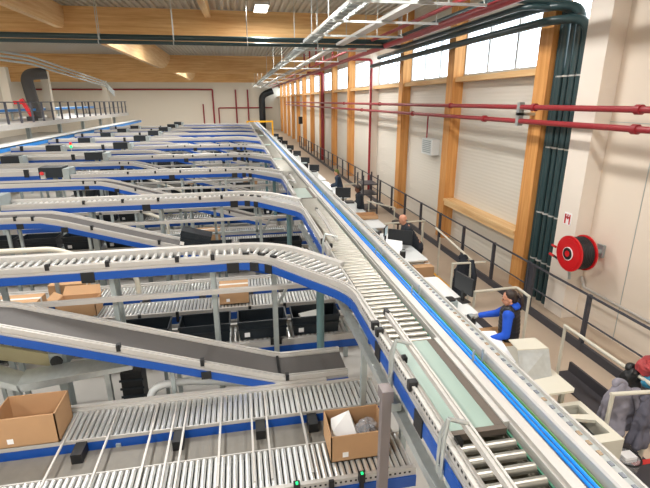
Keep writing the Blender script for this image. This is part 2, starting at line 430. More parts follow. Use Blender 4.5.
t2=MB().tube(elbow([(6.35,7.36,1.36),(6.3,7.6,1.33),(6.3,7.85,1.36)],.1),.022,8).build('hose_end',HOSE,t,True)
MB().tube([(6.3,7.83,1.36),(6.3,7.98,1.37)],.028,8).build('nozzle',REDH,t2)
MB().tube([(6.3,7.83,1.56),(6.3,7.95,1.57)],.025,8).build('valve_handle',REDH,t)
MB().tube([(6.45,7.55,1.3),(6.5,7.55,.95)],.03,8).build('feed_pipe',GALV,t)
t=thing('fire_sign','small red and white hose reel sign on the white column','sign',(6.54,7.9,1.95))
MB().box((6.535,7.82,2.0),(6.55,8.02,2.25)).build('board',PAPER,t)
b=MB().box((6.53,7.84,2.02),(6.536,7.87,2.22)).box((6.53,7.9,2.12),(6.536,7.93,2.22)).box((6.53,7.96,2.02),(6.536,8.0,2.22)).box((6.53,7.84,2.14),(6.536,8.0,2.17))
b.build('symbol',REDH,t)
solo('wall_conduit',MB().tube([(WX-.05,-2,.75),(WX-.05,7.5,.75)],.025,8).tube([(WX-.05,7.5,.75),(WX-.05,7.62,.95)],.03,8),ALU,'thin grey pipe running low along the white wall','pipe')
t=thing('wall_vent','white louvred heater unit on the wall by the shelf column','vent',(6.8,15.5,2.6))
MB().box((6.62,15.1,2.6),(WX,16.0,3.15)).build('case',WHITE,t)
b=MB()
for i in range(7): b.box((6.60,15.2,2.67+i*.065),(6.63,15.9,2.70+i*.065))
b.build('louvre',GALVD,t); MB().tube([(6.75,15.9,3.15),(6.75,15.9,4.0)],.025,6).build('feed_pipe',PIPER,t)
# railing
t=thing('railing','dark grey metal railing between the walkway and the right wall','railing',(6.03,10,0))
MB().tube([(6.03,-2,1.1),(6.03,46,1.1)],.024,8).build('top_rail',RAILM,t,True)
MB().tube([(6.03,-2,.6),(6.03,46,.6)],.016,8).build('mid_rail',RAILM,t,True)
MB().box((6.0,-2,0),(6.06,46,.16)).build('kick_board',RAILM,t)
ys=[]; y=.2
while y<46: ys.append(y); y+=1.56
ys=[1.9,3.4,4.95,6.44,8.05,8.2,9.63,11.2,12.75,14.3,15.85,17.4,19,20.5,22,23.5,25,26.5,28,29.5,31,32.5,34,35.5,37,38.5,40,41.5,43,44.5,46]
for y in ys: MB().box((5.995,y-.03,0),(6.065,y+.03,1.12)).build('post',RAILM,t)
MB().box((6.01,8.05,0),(6.05,8.2,1.1)).build('plate',RAILM,t)
# ------------------------------------------------------------------ conveyors
ZM=2.45
UY=[5.79,9.77,13.8,17.85,21.9,26.2,30.4,34.6,38.8,43.]
MXL,MXR=1.245,1.68   # main roller bed
XB=1.12
mt=thing('main_conveyor','long main roller conveyor running away beside the workstations','conveyor',(1.46,1.,0))
YE=47.
# left rail split between merges
XO=1.185   # inner face of the left rail
segs=[]; prev=1.0
def merge_span(yf): return (yf-2.0, yf+.05)
for y in UY:
    a,c=merge_span(y); segs.append((prev,a)); prev=c
segs.append((prev,YE))
for (a,c) in segs:
    if c<=a: continue
    MB().sweep([(XO-.0,c,ZM),(XO-.0,a,ZM)],[(p[0],p[1]) for p in RAILP]).build('side_rail',ALU,mt)
    MB().box((XO-RW-.02,a,ZM-.16),(XO-RW-.005,c,ZM-.06)).build('side_panel',BLUE,mt)
for y in UY:
    a,c=merge_span(y); MB().box((XO-.02,a,ZM-.1),(XO,c,ZM+.012)).build('divider_strip',ALU,mt)
for q in range(60):
    y=1.3+q*.045; MB().box((XO-RW-.003,y,ZM+.015),(XO-RW+.003,y+.018,ZM+.03)).build('rail_slot',BLACK,mt)
MB().sweep([(1.66,1,ZM),(1.66,YE,ZM)],[(-.035,-.1),(.055,-.1),(.055,.03),(-.02,.03),(-.02,.0),(-.035,.0)]).build('side_rail',ALU,mt)
MB().box((1.59,1,ZM-.05),(1.602,24,ZM-.035)).build('drive_belt',mat('green_drive_belt','2f6b52',.6),mt)
for y in (1.62,2.62,3.42,3.55,6.2): MB().box((XO-RW-.02,y,ZM-.0),(XO-.02,y+.05,ZM+.075)).build('clamp',BLACK,mt)
for y in (1.45,2.35,3.3): MB().box((XO-RW-.028,y,ZM-.18),(XO-RW-.018,y+.14,ZM-.04)).build('joint_plate',BLACK,mt)
belts=[(2.19,3.30),(9.55,10.7),(16.3,16.9),(22,22.6),(28,28.8),(36,36.8)]
y=1.15; cnt=0; rest=MB(); PIT=.1
while y<YE:
    if not any(a-.05<y<c+.05 for a,c in belts):
        if cnt<100: roller(mt,(1.39,y,ZM-.03),.37,.03,PI/2,ROLLM); cnt+=1
        else: rest.tube([(1.205,y,ZM-.03),(1.575,y,ZM-.03)],.03,8)
    y+=PIT
o=rest.build('rollers_beyond',ROLLM,mt,True); o['kind']='stuff'
MB().box((XO,1,ZM-.11),(1.62,YE,ZM-.1)).build('bed_plate',BEDB,mt)
for i,(a,c) in enumerate(belts):
    MB().box((1.2,a,ZM-.05),(1.52,c,ZM-.004)).build('belt',BELTG,mt)
    if i<2:
        MB().box((1.52,a,ZM-.05),(1.585,c,ZM-.002)).box((1.2,a-.04,ZM-.05),(1.585,a,ZM-.003)).build('belt_edge',BELTE,mt)
        MB().box((1.585,a,ZM-.05),(1.625,c,ZM+.012)).build('belt_guard',ALU,mt)
MB().box((1.25,1,ZM-.2),(1.31,YE,ZM-.11)).box((1.5,1,ZM-.2),(1.56,YE,ZM-.11)).build('under_frame',GALV,mt)
# support legs of main
y=2.0
for y in [2.0,4.12]+[u+1.25 for u in UY]:
    MB().box((1.17,y,0),(1.23,y+.06,ZM-.11)).build('leg',GALVD,mt)
    MB().box((1.66,y,0),(1.73,y+.07,ZM-.1)).build('leg',GALVD,mt)
    MB().box((1.14,y,ZM-.28),(1.73,y+.06,ZM-.2)).build('cross_beam',GALV,mt)
# guide rails above main (adjustable on brackets)
def guide(pts,lab,brk):
    t=thing('guide_rail',lab,'guide rail',pts[0])
    MB().sweep(pts,[(-.022,-.02),(.022,-.02),(.022,.02),(.008,.02),(.008,.01),(-.008,.01),(-.008,.02),(-.022,.02)]).build('bar',ALU,t)
    MB().cbox((pts[0][0],pts[0][1]+.02,pts[0][2]),(.035,.07,.06),rz=.1).build('end_cap',BLACK,t)
    for (x,y,z) in brk:
        X0=XO-RW-.035
        w=MB()
        for dy in (0,.05): w.tube([(X0,y+dy,ZM-.17),(X0,y+dy,ZM+.1),(X0+.03,y+.025,z+.07)],.012,6)
        w.box((X0-.006,y-.01,ZM-.19),(X0+.012,y+.06,ZM-.12)); w.tube([(X0+.03,y+.025,z+.07),(pts[0][0],y+.025,z+.02)],.014,6)
        w.build('bracket',GALV,t)
        MB().box((x-.015,y,ZM+.02),(x+.02,y+.05,ZM+.07)).build('clamp',BLACK,t)
guide([(1.24,3.56,2.6),(1.24,2.4,2.6),(1.235,1.,2.6)],'pale guide rail with bracket above the pale green belt',[(1.19,2.95,2.6),(1.19,2.02,2.6)])
guide([(1.30,7.75,2.6),(1.30,6.9,2.6),(1.26,5.85,2.6)],'pale guide rail at the second merge of the main line',[(1.2,5.95,2.6)])
guide([(1.28,11.9,2.6),(1.28,11.2,2.6),(1.26,10.5,2.6)],'short pale guide rail at the third merge of the main line',[(1.2,10.6,2.6)])
# cable tray beside the main line
XT=1.725
t=thing('wire_tray','narrow open tray of blue cables along the main line','cable tray',(1.84,1,ZM))
MB().box((XT,1,ZM-.06),(XT+.145,YE,ZM-.05)).build('tray_base',GALV,t)
for i in range(1,9):
    yy=1.55+i*1.35
    b=MB().box((XT+.02,yy,ZM-.1),(XT+.03,yy+.02,ZM+.1)).box((XT+.10,yy,ZM-.1),(XT+.11,yy+.02,ZM+.1)).box((XT+.02,yy,ZM-.1),(XT+.11,yy+.02,ZM-.08)); b.build('stay',GALVD,t)
def cable(x,z,r,m,lab,gr,amp=.006):
    pts=[(x+random.uniform(-amp,amp),1+ i*.8,z+random.uniform(-amp,amp)*.5) for i in range(58)]
    solo('cable',MB().tube(pts,r,6),m,lab,'cable',gr,True)
for i in range(5): cable(XT+.018+i*.018,ZM-.02+(.018 if i%2 else 0),.0105,CBLUE,'bright blue cable in the tray beside the main rollers','blue tray cables',.004)
for i in range(1): cable(XT+.115+i*.013,ZM-.02+.01*i,.008,CGREEN,'green cable in the tray beside the blue cables',None,.004)
cable(XT+.104,ZM-.03,.006,CYEL,'yellow green earth cable between the blue and green tray cables','',.004)
t=thing('trunking','wide pale trunking rail along the outer edge of the main line','trunking',(2.,1,ZM))
MB().prism([(1.875,1,ZM-.12),(1.95,1,ZM-.12),(1.95,1,ZM+.03),(1.94,1,ZM+.045),(1.885,1,ZM+.045),(1.875,1,ZM+.03)],(0,YE-1,0)).build('cover',ALU,t)
MB().box((1.95,1,ZM-.12),(2.005,YE,ZM+.02)).build('channel',GALV,t)
MB().box((2.005,1,ZM-.12),(2.022,YE,ZM+.045)).build('outer_edge',ALU,t)
GBC=mat('grey_blue_connector','74787f',.5); TNC=mat('tan_connector','96826a',.5)
y=1.3
while y<9.6:
    MB().box((1.965,y,ZM+.02),(1.99,y+.035,ZM+.026)).build('connector',TNC if random.random()<.3 else GBC,t); y+=.085
# support beam left of the main line
solo('support_beam',MB().prism([(1.09,1.2,2.05),(1.16,1.2,2.05),(1.16,1.2,2.06),(1.10,1.2,2.06),(1.10,1.2,2.12),(1.16,1.2,2.12),(1.16,1.2,2.13),(1.09,1.2,2.13)],(0,7.5,0)),GALV,'galvanised channel beam under the left edge of the main line','beam')
t=thing('support_post','thick grey brown post with end plate right of the open carton','post',(1.0,2.85,0))
MB().box((.965,2.8,0),(1.04,2.87,2.3)).build('post',mat('grey_brown_post','8d8483',.45,.5),t)
MB().box((.96,2.79,2.24),(1.05,2.91,2.34)).build('end_plate',MATS['grey_brown_post'],t)
MB().box((1.04,2.8,2.15),(1.12,2.9,2.22)).build('bracket',GALV,t)
# upper cross conveyors
def leg_pair(t,x,y0,y1,z):
    MB().box((x-.03,y0,0),(x+.03,y0+.05,z)).build('leg',GALVD,t)
    MB().box((x-.03,y1-.05,0),(x+.03,y1,z)).build('leg',GALVD,t)
    MB().box((x-.05,y0-.02,z-.02),(x+.05,y1+.02,z)).build('leg_plate',GALV,t)
NEARN=['nearest upper roller conveyor curving into the main line','second upper roller conveyor, behind the nearest curve']
def upper(k,yf):
    lab=NEARN[k] if k<2 else f'{ORD[k]} upper roller conveyor with blue side, counted from the camera'
    yc=yf+.27; z=ZM; x0=-4.7; hw=.20; A=math.radians(55)
    t=thing('cross_conveyor',lab,'conveyor',(-1.5,yc,0),'upper cross conveyors')
    def nearpath():
        R=.85-hw; pts=[(x0,yc-hw,z),(-.1,yc-hw,z)]
        for i in range(1,9):
            a=A*i/8; pts.append((-.1+R*math.sin(a),yc-hw-R*(1-math.cos(a)),z))
        p=pts[-1]; r2=.8; dx=r2*(1-math.sin(A)); L=(XO-dx-p[0])/math.cos(A)
        q=(p[0]+L*math.cos(A),p[1]-L*math.sin(A)); pts.append((q[0],q[1],z))
        cx,cy=XO-r2,q[1]-r2*math.cos(A)
        for i in range(1,6):
            a=A+(PI/2-A)*i/5; pts.append((cx+r2*math.sin(a),cy+r2*math.cos(a),z))
        pts.append((XO,merge_span(yf)[0]-.002,z)); return pts
    NP=nearpath()
    MB().sweep(NP,RAILP).build('near_rail',ALU,t)
    FARP=[(-RW,-.06),(0,-.06),(0,-.0),(.0,.05),(-RW,.06)]
    MB().sweep(arcpath(yc+hw,z,x0,-.1,.85+hw,A,XO-.01),FARP).build('far_rail',ALU,t)
    MB().sweep(NP,[(RW+.005,-.16),(RW+.02,-.16),(RW+.02,-.06),(RW+.005,-.06)]).build('side_panel',BLUE,t)
    MB().sweep(arcpath(yc,z,x0,-.1,.85,A,1.0),[(-hw,-.1),(hw,-.1),(hw,-.09),(-hw,-.09)]).build('bed_plate',BEDM,t)
    if k<1:
        for q in range(55): x=-3.2+q*.055; MB().box((x,yf+.006,z+.012),(x+.02,yf+.012,z+.03)).build('rail_slot',BLACK,t)
    # rollers
    r=.027; pit=.104
    pts=[]; x=x0+.05
    while x<-.1: pts.append((x,yc,0.)); x+=pit
    s=x-(-.1); R=.85; A=math.radians(55)
    while s<R*A: 
        a=s/R; pts.append((-.1+R*math.sin(a),yc-R*(1-math.cos(a)),a)); s+=pit
    ex,ey=-.1+R*math.sin(A),yc-R*(1-math.cos(A)); s-=R*A
    while s<1.1: pts.append((ex+math.cos(A)*s,ey-math.sin(A)*s,A)); s+=pit
    bed=MB()
    for (px,py,a) in pts:
        nx,ny=math.sin(a),math.cos(a)     # direction to far side (across)
        p0=Vector((px-nx*hw,py-ny*hw,z-r)); p1=Vector((px+nx*hw,py+ny*hw,z-r))
        lim=1.16
        if p0.x>lim-.03: continue
        if p1.x>lim:
            tt=(lim-p0.x)/(p1.x-p0.x); p1=p0+(p1-p0)*tt
        L=(p1-p0).length
        if L<.06: continue
        c=(p0+p1)/2
        if k<3: roller(t,c,round(L-.01,2),r,-a)
        else: bed.tube([p0,p1],r,5)
    if k>=3:
        bed.build('roller_bed',STEELR,t,True)
    # clamps and plates
    if k<5:
        yr=yc-hw-RW
        for x in (-3.2,-2.45,-1.75,-.9,-.45): MB().box((x,yr-.006,z+.0),(x+.05,yr+.05,z+.075)).build('clamp',BLACK,t)
        for x in (-2.05,-.25): MB().box((x,yr-.03,z-.19),(x+.16,yr-.018,z-.05)).build('joint_plate',BLACK,t)
        for a in (10,30,48):
            a=math.radians(a); R2=.85-hw-.03
            c=Vector((-.1+R2*math.sin(a),yc-(hw+.03)-R2*(1-math.cos(a)),z+.055)); MB().cbox(c,(.08,.05,.04),rz=-a).build('clamp',BLACK,t)
        R2=.85-hw-RW-.025
        for a in (22,44):
            a=math.radians(a); c=Vector((-.1+R2*math.sin(a),yc-(hw+RW+.025)-R2*(1-math.cos(a)),z-.11)); MB().cbox(c,(.12,.015,.12),rz=-a).build('joint_plate',BLACK,t)
        # support frame
        for x in ((-3.1,-1.72,-.45,.38) if k<3 else (-3.1,-1.72,-.45)):
            leg_pair(t,x,yc-.21,yc+.05,z-.14)
        MB().tube([(1.0,yc-.32,0),(1.0,yc-.32,z-.16)],.055,10).build('round_leg',mat('teal_grey_leg','6f8f93',.5,.4) if 'teal_grey_leg' not in MATS else MATS['teal_grey_leg'],t,True)
        MB().box((-3.6,yc-.27,1.96),(1.0,yc-.21,2.02)).build('cross_beam',ALU,t)
        MB().cbox((.55,yc+.1,1.78),(.035,.035,.62),ry=.5).build('brace',GALV,t)
    return t
for k,yf in enumerate(UY): upper(k,yf)
# drive cabinets on the left ends
for k,yf in enumerate(UY):
    if k==0: continue
    yc=yf+.27
    t=thing('drive_box',f'grey drive box with black cover at the left end of the {ORD[k]} upper conveyor','drive box',(-4.4,yc,2.3),'conveyor drive boxes')
    MB().box((-4.88,yf-.03,2.36),(-4.72,yf+.55,2.66)).build('gearbox',GALVD,t)
    MB().box((-5.5,yf-.0,2.42),(-4.89,yf+.5,2.7 if k>=2 else 2.5)).build('cover',TOTE,t)
    MB().box((-5.2,yf+.1,0),(-5.1,yf+.2,2.42)).build('post',GALVD,t)
# inclined belts
def incline(k,yc,knots,lab,xl,rollers=True):
    t=thing('incline_conveyor',lab,'conveyor',(knots[-1][0],yc,0),'inclined belt conveyors')
    P=[(x,yc,z) for x,z in knots]; hw=.245
    MB().sweep(P,[(-hw,-.03),(hw,-.03),(hw,0),(-hw,0)]).build('belt',BELT,t)
    MB().sweep(P,[(p[0]+hw,p[1]+.01) for p in RAILP]).build('near_rail',ALU,t)
    MB().sweep(P,[(-hw-.07,-.06),(-hw,-.06),(-hw,.02),(-hw-.012,.02),(-hw-.012,.03),(-hw-.03,.03),(-hw-.03,.05),(-hw-.07,.05)]).build('far_rail',ALU,t)
    MB().sweep(P,[(hw+.07,-.15),(hw+.085,-.15),(hw+.085,-.05),(hw+.07,-.05)]).build('side_panel',BLUE,t)
    MB().sweep(P,[(-hw,-.12),(hw,-.12),(hw,-.06),(-hw,-.06)]).build('bed',GALV,t)
    if k==0: MB().box((.34,yc-hw,1.015),(.375,yc+hw,1.04)).build('belt_gap',BLACK,t)
    if k<4:
        def at(x):
            for (xa,za),(xb,zb) in zip(knots,knots[1:]):
                if xa<=x<=xb: return za+(zb-za)*(x-xa)/(xb-xa)
            return knots[-1][1]
        for x in ((-1.55,-.62,.42) if k==0 else (-4.2,-3.9,-2.9,-1.7,-.4)):
            z=at(x); MB().box((x,yc-hw-.075,z-.0),(x+.045,yc-hw-.01,z+.085)).build('clamp',BLACK,t)
        for x in ((-.56,.50) if k==0 else (-4.1,-3.35,-.6)):
            z=at(x); MB().cbox((x,yc-hw-.09,z-.10),(.12,.015,.10)).build('joint_plate',BLACK,t)
        for x in ((-1.0,.62) if k==0 else (-4.4,-3.0,-1.5,.2)):
            z=at(x)-.12
            MB().box((x,yc-.25,0),(x+.05,yc-.2,z)).build('leg',GALVD,t); MB().box((x,yc+.2,0),(x+.05,yc+.25,z)).build('leg',GALVD,t)
    return t
incline(0,5.36,[(-6,2.10),(-3.0,2.10),(-2.8,2.07),(.30,1.03),(.42,1.0),(1.25,1.0)],'nearest grey belt conveyor sloping down across the lower left',-6)
for k in range(1,9):
    yc=UY[k]-.38
    lab=['','second sloping belt, bending down behind the nearest upper conveyor','third sloping belt conveyor, behind the second upper conveyor'][k] if k<3 else f'{ORD[k]} sloping belt conveyor counted from the camera'
    incline(k,yc,[(-9.6,2.33),(-4.2,2.33),(-3.75,2.315),(-3.45,2.25),(.75,.98),(.85,.95),(1.0,.95)],lab,-9.6)
# lower two-lane roller conveyors
def lane(k,y0,w,x0,x1,lab,indiv,near=True):
    z=.95; r=.0255; pit=.062
    t=thing('roller_lane',lab,'conveyor',((x0+x1)/2,y0,0),'lower roller lanes')
    yn,yf_=y0,y0+w
    if near:
        MB().box((x0,yn-.05,z-.12),(x1,yn-.005,z+.015)).build('near_rail',ALU,t)
        MB().box((x0,yf_+.005,z-.1),(x1,yf_+.018,z+.002)).build('far_rail',ALU,t)
        MB().box((x0,yn-.065,z-.2),(x1,yn-.05,z-.07)).build('side_panel',BLUE,t)
    else:
        MB().box((x0,yn-.02,z-.04),(x1,yn-.005,z+.002)).build('near_rail',ALU,t)
        MB().box((x0,yf_+.005,z-.12),(x1,yf_+.05,z+.015)).build('far_rail',ALU,t)
        MB().box((x0,yn-.02,z-.16),(x1,yn-.006,z-.045)).build('side_panel',BLUE,t)
    MB().box((x0,yn,z-.11),(x1,yf_,z-.1)).build('bed_plate',BEDM,t)
    if k<1 and near:
        for q in range(80): x=x1-.08-q*.05; MB().box((x,yn-.056,z-.03),(x+.02,yn-.05,z-.015)).build('rail_slot',BLACK,t)
    x=x1-.04; c=0; bed=MB()
    while x>x0+.03:
        if indiv and c<100: roller(t,(x,y0+w/2,z-r),w,r,0); c+=1
        else: bed.tube([(x,yn,z-r),(x,yf_,z-r)],r,6)
        x-=pit
    if bed.v:
        o=bed.build('rollers_beyond' if indiv else 'roller_bed',STEELR,t,True)
        if indiv: o['kind']='stuff'
    if k<3 and near:
        for q in range(int((x1-x0)/.62)):
            MB().box((x0+.3+q*.62,yn-.08,z-.16),(x0+.35+q*.62,yn-.05,z+.03)).build('clamp',BLACK,t)
    for x in (x0+.4,(x0+x1)/2,x1-.3):
        MB().box((x,yn-.04,0),(x+.05,yn+.01,z-.1)).build('leg',GALVD,t); MB().box((x,yf_-.01,0),(x+.05,yf_+.04,z-.1)).build('leg',GALVD,t)
    return t
LY=[3.50]+[u+1.78 for u in UY[:-1]]
for k,y in enumerate(LY):
    nm=['in the foreground','under the nearest upper conveyor','under the second upper conveyor'][k] if k<3 else f'under the {ORD[k-1]} upper conveyor'
    xr=1.55 if k==0 else 2.5; xl=-4.6 if k==0 else -6.5
    tn=lane(k,y-.06,.48,xl,xr,f'near lane of the lower roller pair {nm}',k<2)
    fo=.97 if k==0 else .76
    tf=lane(k,y+fo,.48,xl,xr,f'far lane of the lower roller pair {nm}',k<2,False)
    if k<2:
        MB().box((xl,y+.46,.80),(xr,y+fo-.04,.815)).build('drip_tray',mat('dull_tray','7e7a72',.55,.3,noise=.15) if 'dull_tray' not in MATS else MATS['dull_tray'],tn)
        for x in ([-2.75,-2.05,-1.6,-1.15,-.93,-.8,-.4,-.05,.12,.52] if k==0 else [-3.9,-3.6,-2.9,-2.6]):
            MB().box((x,y+.02,.953),(x+.022,y+fo+.46,.972)).build('cross_bar',ALU,tf)
        for x in (-1.92,-.9,.0,.6): MB().box((x,y+fo-.22,.816),(x+.11,y+fo-.022,.93)).build('joint_plate',BLACK,tf)
    # far guard rail
    MB().box((xl,y+fo+.535,.86),(.95,y+fo+.59,.985)).build('guard_rail',ALU,tf)
    if k<3:
        for x in (-.75,.35,.95): MB().add([(x,y-.128,.76),(x+.08,y-.128,.76),(x+.04,y-.128,.85)],[(0,1,2)]).build('warning_triangle',ORANGE,tn)
for x,y in ((.30,3.46),(-.95,3.46),(.98,3.46)):
    pass
# signal sensors on the front rail of the foreground pair
for i,(x) in enumerate((-.35,.32,.95)):
    t=thing('photo_sensor',['black light sensor left on the front rail of the foreground rollers','black light sensor below the left edge of the open carton','black light sensor with green lamp at the front of the open carton'][i],'sensor',(x,3.42,.95))
    MB().box((x,3.335,.93),(x+.06,3.390,1.03)).build('body',BLACK,t); MB().box((x+.02,3.340,1.03),(x+.04,3.360,1.045)).build('lamp',GREENL,t)
    MB().box((x+.01,3.340,.8),(x+.05,3.370,.93)).build('bracket',BLACK,t)
# tote conveyors and totes
def tote(x,y,z,lab,W=.76,D=.44,H=.31,ry=0.,g='dark totes on the tote line',lid=False,detail=True):
    t=thing('tote',lab,'tote',(x,y,z),g)
    b=MB(); th=.02; s=.03
    def ring(zz,ox,oy): return [(x-W/2+ox,y-D/2+oy,zz),(x+W/2-ox,y-D/2+oy,zz),(x+W/2-ox,y+D/2-oy,zz),(x-W/2+ox,y+D/2-oy,zz)]
    vs=ring(z,s,s)+ring(z+H-.04,.012,.012)+ring(z+H-.04,0,0)+ring(z+H,0,0)+ring(z+H,th,th)+ring(z+.02,s+th,s+th)
    fs=[(3,2,1,0)]
    for r_ in range(5):
        for j in range(4): fs.append((r_*4+j,r_*4+(j+1)%4,(r_+1)*4+(j+1)%4,(r_+1)*4+j))
    fs.append((20,21,22,23)); b.add(vs,fs); body=b.build('body',TOTE,t)
    if detail:
        MB().box((x-.28,y-D/2+.012,z+.05),(x-.20,y-D/2+.02,z+.12)).build('label',PAPER,t)
        MB().box((x-W/2+.01,y-D/2-.004,z+H*.55),(x+W/2-.01,y-D/2+.02,z+H*.62)).build('rib',TOTE,t)
    if lid: MB().box((x-W/2+.005,y-D/2+.005,z+H),(x+W/2-.005,y+D/2-.005,z+H+.05)).build('lid',TOTE,t)
    if ry: t.rotation_euler=(0,ry,0)
    return t
TOTX=[1.03,.2,-.66,-1.55,-2.4,-3.3,-4.2,-5.05,-5.9]
for k,yf in enumerate(UY[:8]):
    y0=yf+.45
    lab=f'tote conveyor line behind the {ORD[k]} upper conveyor legs' if k else 'tote conveyor line behind the legs of the nearest upper conveyor'
    t=thing('tote_conveyor',lab,'conveyor',(-1.6,y0,0),'tote conveyor lines')
    x0,x1=-6.5,2.4
    MB().box((x0,y0-.10,.88),(x1,y0-.03,.98)).build('near_rail',ALU,t); MB().box((x0,y0+.5,.88),(x1,y0+.56,1.0)).build('far_rail',ALU,t)
    MB().box((x0,y0-.115,.76),(x1,y0-.10,.88)).build('side_panel',BLUE,t)
    b=MB(); x=x0+.05
    while x<x1: b.tube([(x,y0-.03,.935),(x,y0+.5,.935)],.022,6); x+=.075
    b.build('roller_bed',STEELR,t,True)
    for x in (-3.5,-1.3,.6): MB().box((x,y0-.02,0),(x+.05,y0+.03,.88)).build('leg',GALVD,t)
    if k<2:
        for x in (.3,.42,-.4,-1.3): MB().box((x,y0-.12,.92),(x+.05,y0-.06,1.02)).build('clamp',BLACK,t)
    for i,tx in enumerate(TOTX):
        if k>=2 and i in ((k*2)%6,(k*3+6)%9): continue
        if k==0: lab=f'open dark tote under the nearest upper conveyor, {ORD[i]} from the main line'
        else: lab=f'open dark tote under the {ORD[k]} upper conveyor, {ORD[i]} from the main line'
        tt=tote(tx+(random.uniform(-.05,.05) if k else 0),y0+.24,.958,lab,detail=k<3)
        if k==0 and i==0:
            ob=MB().cbox((tx-.05,y0+.27,1.18),(.35,.2,.03),rz=.3); solo('folded_bag',ob,FROST,'pale folded bag lying in the tote nearest the main line','bag')
for k,yf in enumerate(UY[:7]):
    if k==0: continue
    y0=yf+.45
    t=thing('tote_shelf',f'raised tote shelf at left behind the {ORD[k]} upper conveyor','shelf',(-4.4,y0,0),'raised tote shelves')
    MB().box((-6.5,y0-.02,1.30),(-2.2,y0+.5,1.34)).build('shelf_board',GALV,t); MB().box((-6.5,y0-.05,1.26),(-2.2,y0-.02,1.37)).build('front_rail',ALU,t)
    for x in (-6.4,-4.3,-2.28):
        MB().box((x,y0+.51,0),(x+.05,y0+.56,1.34)).build('post',GALVD,t)
    for i in range(5):
        if k>=2 and i==(k*3)%5: continue
        tote(-2.65-i*.86,y0+.24,1.342,f'dark tote on the raised shelf behind the {ORD[k]} upper conveyor, {ORD[i]} from the right',detail=k<2,g='dark totes on raised shelves')
# ------------------------------------------------------------------ cartons
def carton(x0,y0,x1,y1,z,h,lab,opened=True,flaps=(),label=True,rz=0.):
    t=thing('carton',lab,'carton',((x0+x1)/2,(y0+y1)/2,z),'brown cartons')
    th=.012
    b=MB(); b.box((x0,y0,z),(x1,y1,z+.01))
    if opened:
        b.box((x0,y0,z),(x1,y0+th,z+h)); b.box((x0,y1-th,z),(x1,y1,z+h)); b.box((x0,y0,z),(x0+th,y1,z+h)); b.box((x1-th,y0,z),(x1,y1,z+h))
    else: b.box((x0,y0,z),(x1,y1,z+h))
    b.build('body',CARD,t)
    if not opened: MB().box((x0-.002,(y0+y1)/2-.03,z+h*.7),(x1+.002,(y0+y1)/2+.03,z+h+.003)).build('tape',FROST,t)
    if label: MB().box((x0+.12,y0-.003,z+.05),(x0+.18,y0,z+.11)).build('label',PAPER,t)
    for f in flaps:
        if f=='l': MB().prism([(x0,y0,z+h),(x0,y1,z+h),(x0-.12,y1-.02,z+h+.08),(x0-.12,y0+.02,z+h+.08)],(.006,0,.006)).build('flap',CARD,t)
        if f=='r': MB().prism([(x1,y0,z+h),(x1,y1,z+h),(x1+.10,y1-.02,z+h+.10),(x1+.10,y0+.02,z+h+.10)],(.006,0,.006)).build('flap',CARD,t)
        if f=='b': MB().prism([(x0,y1,z+h),(x1,y1,z+h),(x1-.03,y1+.10,z+h+.12),(x0+.03,y1+.10,z+h+.12)],(0,.006,.006)).build('flap',CARD,t)
    if rz: t.rotation_euler=(0,0,rz)
    return t
carton(-2.70,4.46,-2.08,4.88,.952,.36,'big open empty carton at the lower left on the foreground rollers')
c2=carton(.73,3.62,1.33,4.04,.952,.31,'open carton holding plastic bags beside the grey post')
# bags inside carton
def blob(c,r,seed,m,name,lab,cat='bag'):
    rnd=random.Random(seed); b=MB(); n,mm=18,10
    b.ell(c,r,n,mm)
    for i,p in enumerate(b.v):
        d=(p-Vector(c)); b.v[i]=Vector(c)+d*(1+rnd.uniform(-.16,.16))
    return solo(name,b,m,lab,cat,None,False)
solo('paper_bag',MB().prism([(.77,3.66,1.0),(1.05,3.66,1.0),(1.07,3.9,1.02),(1.0,4.0,1.2),(.8,3.98,1.14),(.77,3.8,1.1)],(0.0,-.0,.06)),PAPER,'white padded bag lying in the open carton','bag')
blob((1.17,3.84,1.1),(.13,.14,.11),3,FILM,'plastic_bag','crumpled clear plastic bag with dark goods in the carton')
blob((1.18,3.83,1.08),(.10,.1,.06),5,BLACK,'dark_parcel','dark parcel inside the clear plastic bag','parcel')
carton(-.5,7.64,.02,8.02,.952,.31,'closed carton on the rollers behind the nearest curved conveyor',False)
carton(-3.18,7.6,-2.55,7.98,.952,.27,'open carton with raised flaps behind the nearest upper conveyor',True,('l','r','b'))
carton(-4.2,7.6,-3.45,8.0,.952,.33,'closed carton at the left frame edge behind the nearest upper conveyor',False)
carton(-3.55,8.36,-2.95,8.74,.952,.32,'closed carton partly hidden behind the open flapped carton',False)
carton(-1.2,11.55,-.62,11.93,.952,.31,'closed carton on rollers behind the second upper conveyor',False)
for i,(x,kk) in enumerate(((-2.9,2),(-3.4,1),(-2.2,3),(-1.,4),(.1,3))):
    y=LY[kk+1]
    carton(x,y,x+.6,y+.4,.952,.3,f'small distant brown carton on the lower rollers, {ORD[i]} of the far ones',False,(),False)
# tilted lidded tote riding the second incline
tt=tote(-1.05,UY[1]-.38,1.62,'black tote tilted on the second sloping belt',.62,.4,.30,math.radians(16),g=None,lid=True)
tt.location=(-1.05,UY[1]-.38,1.53)
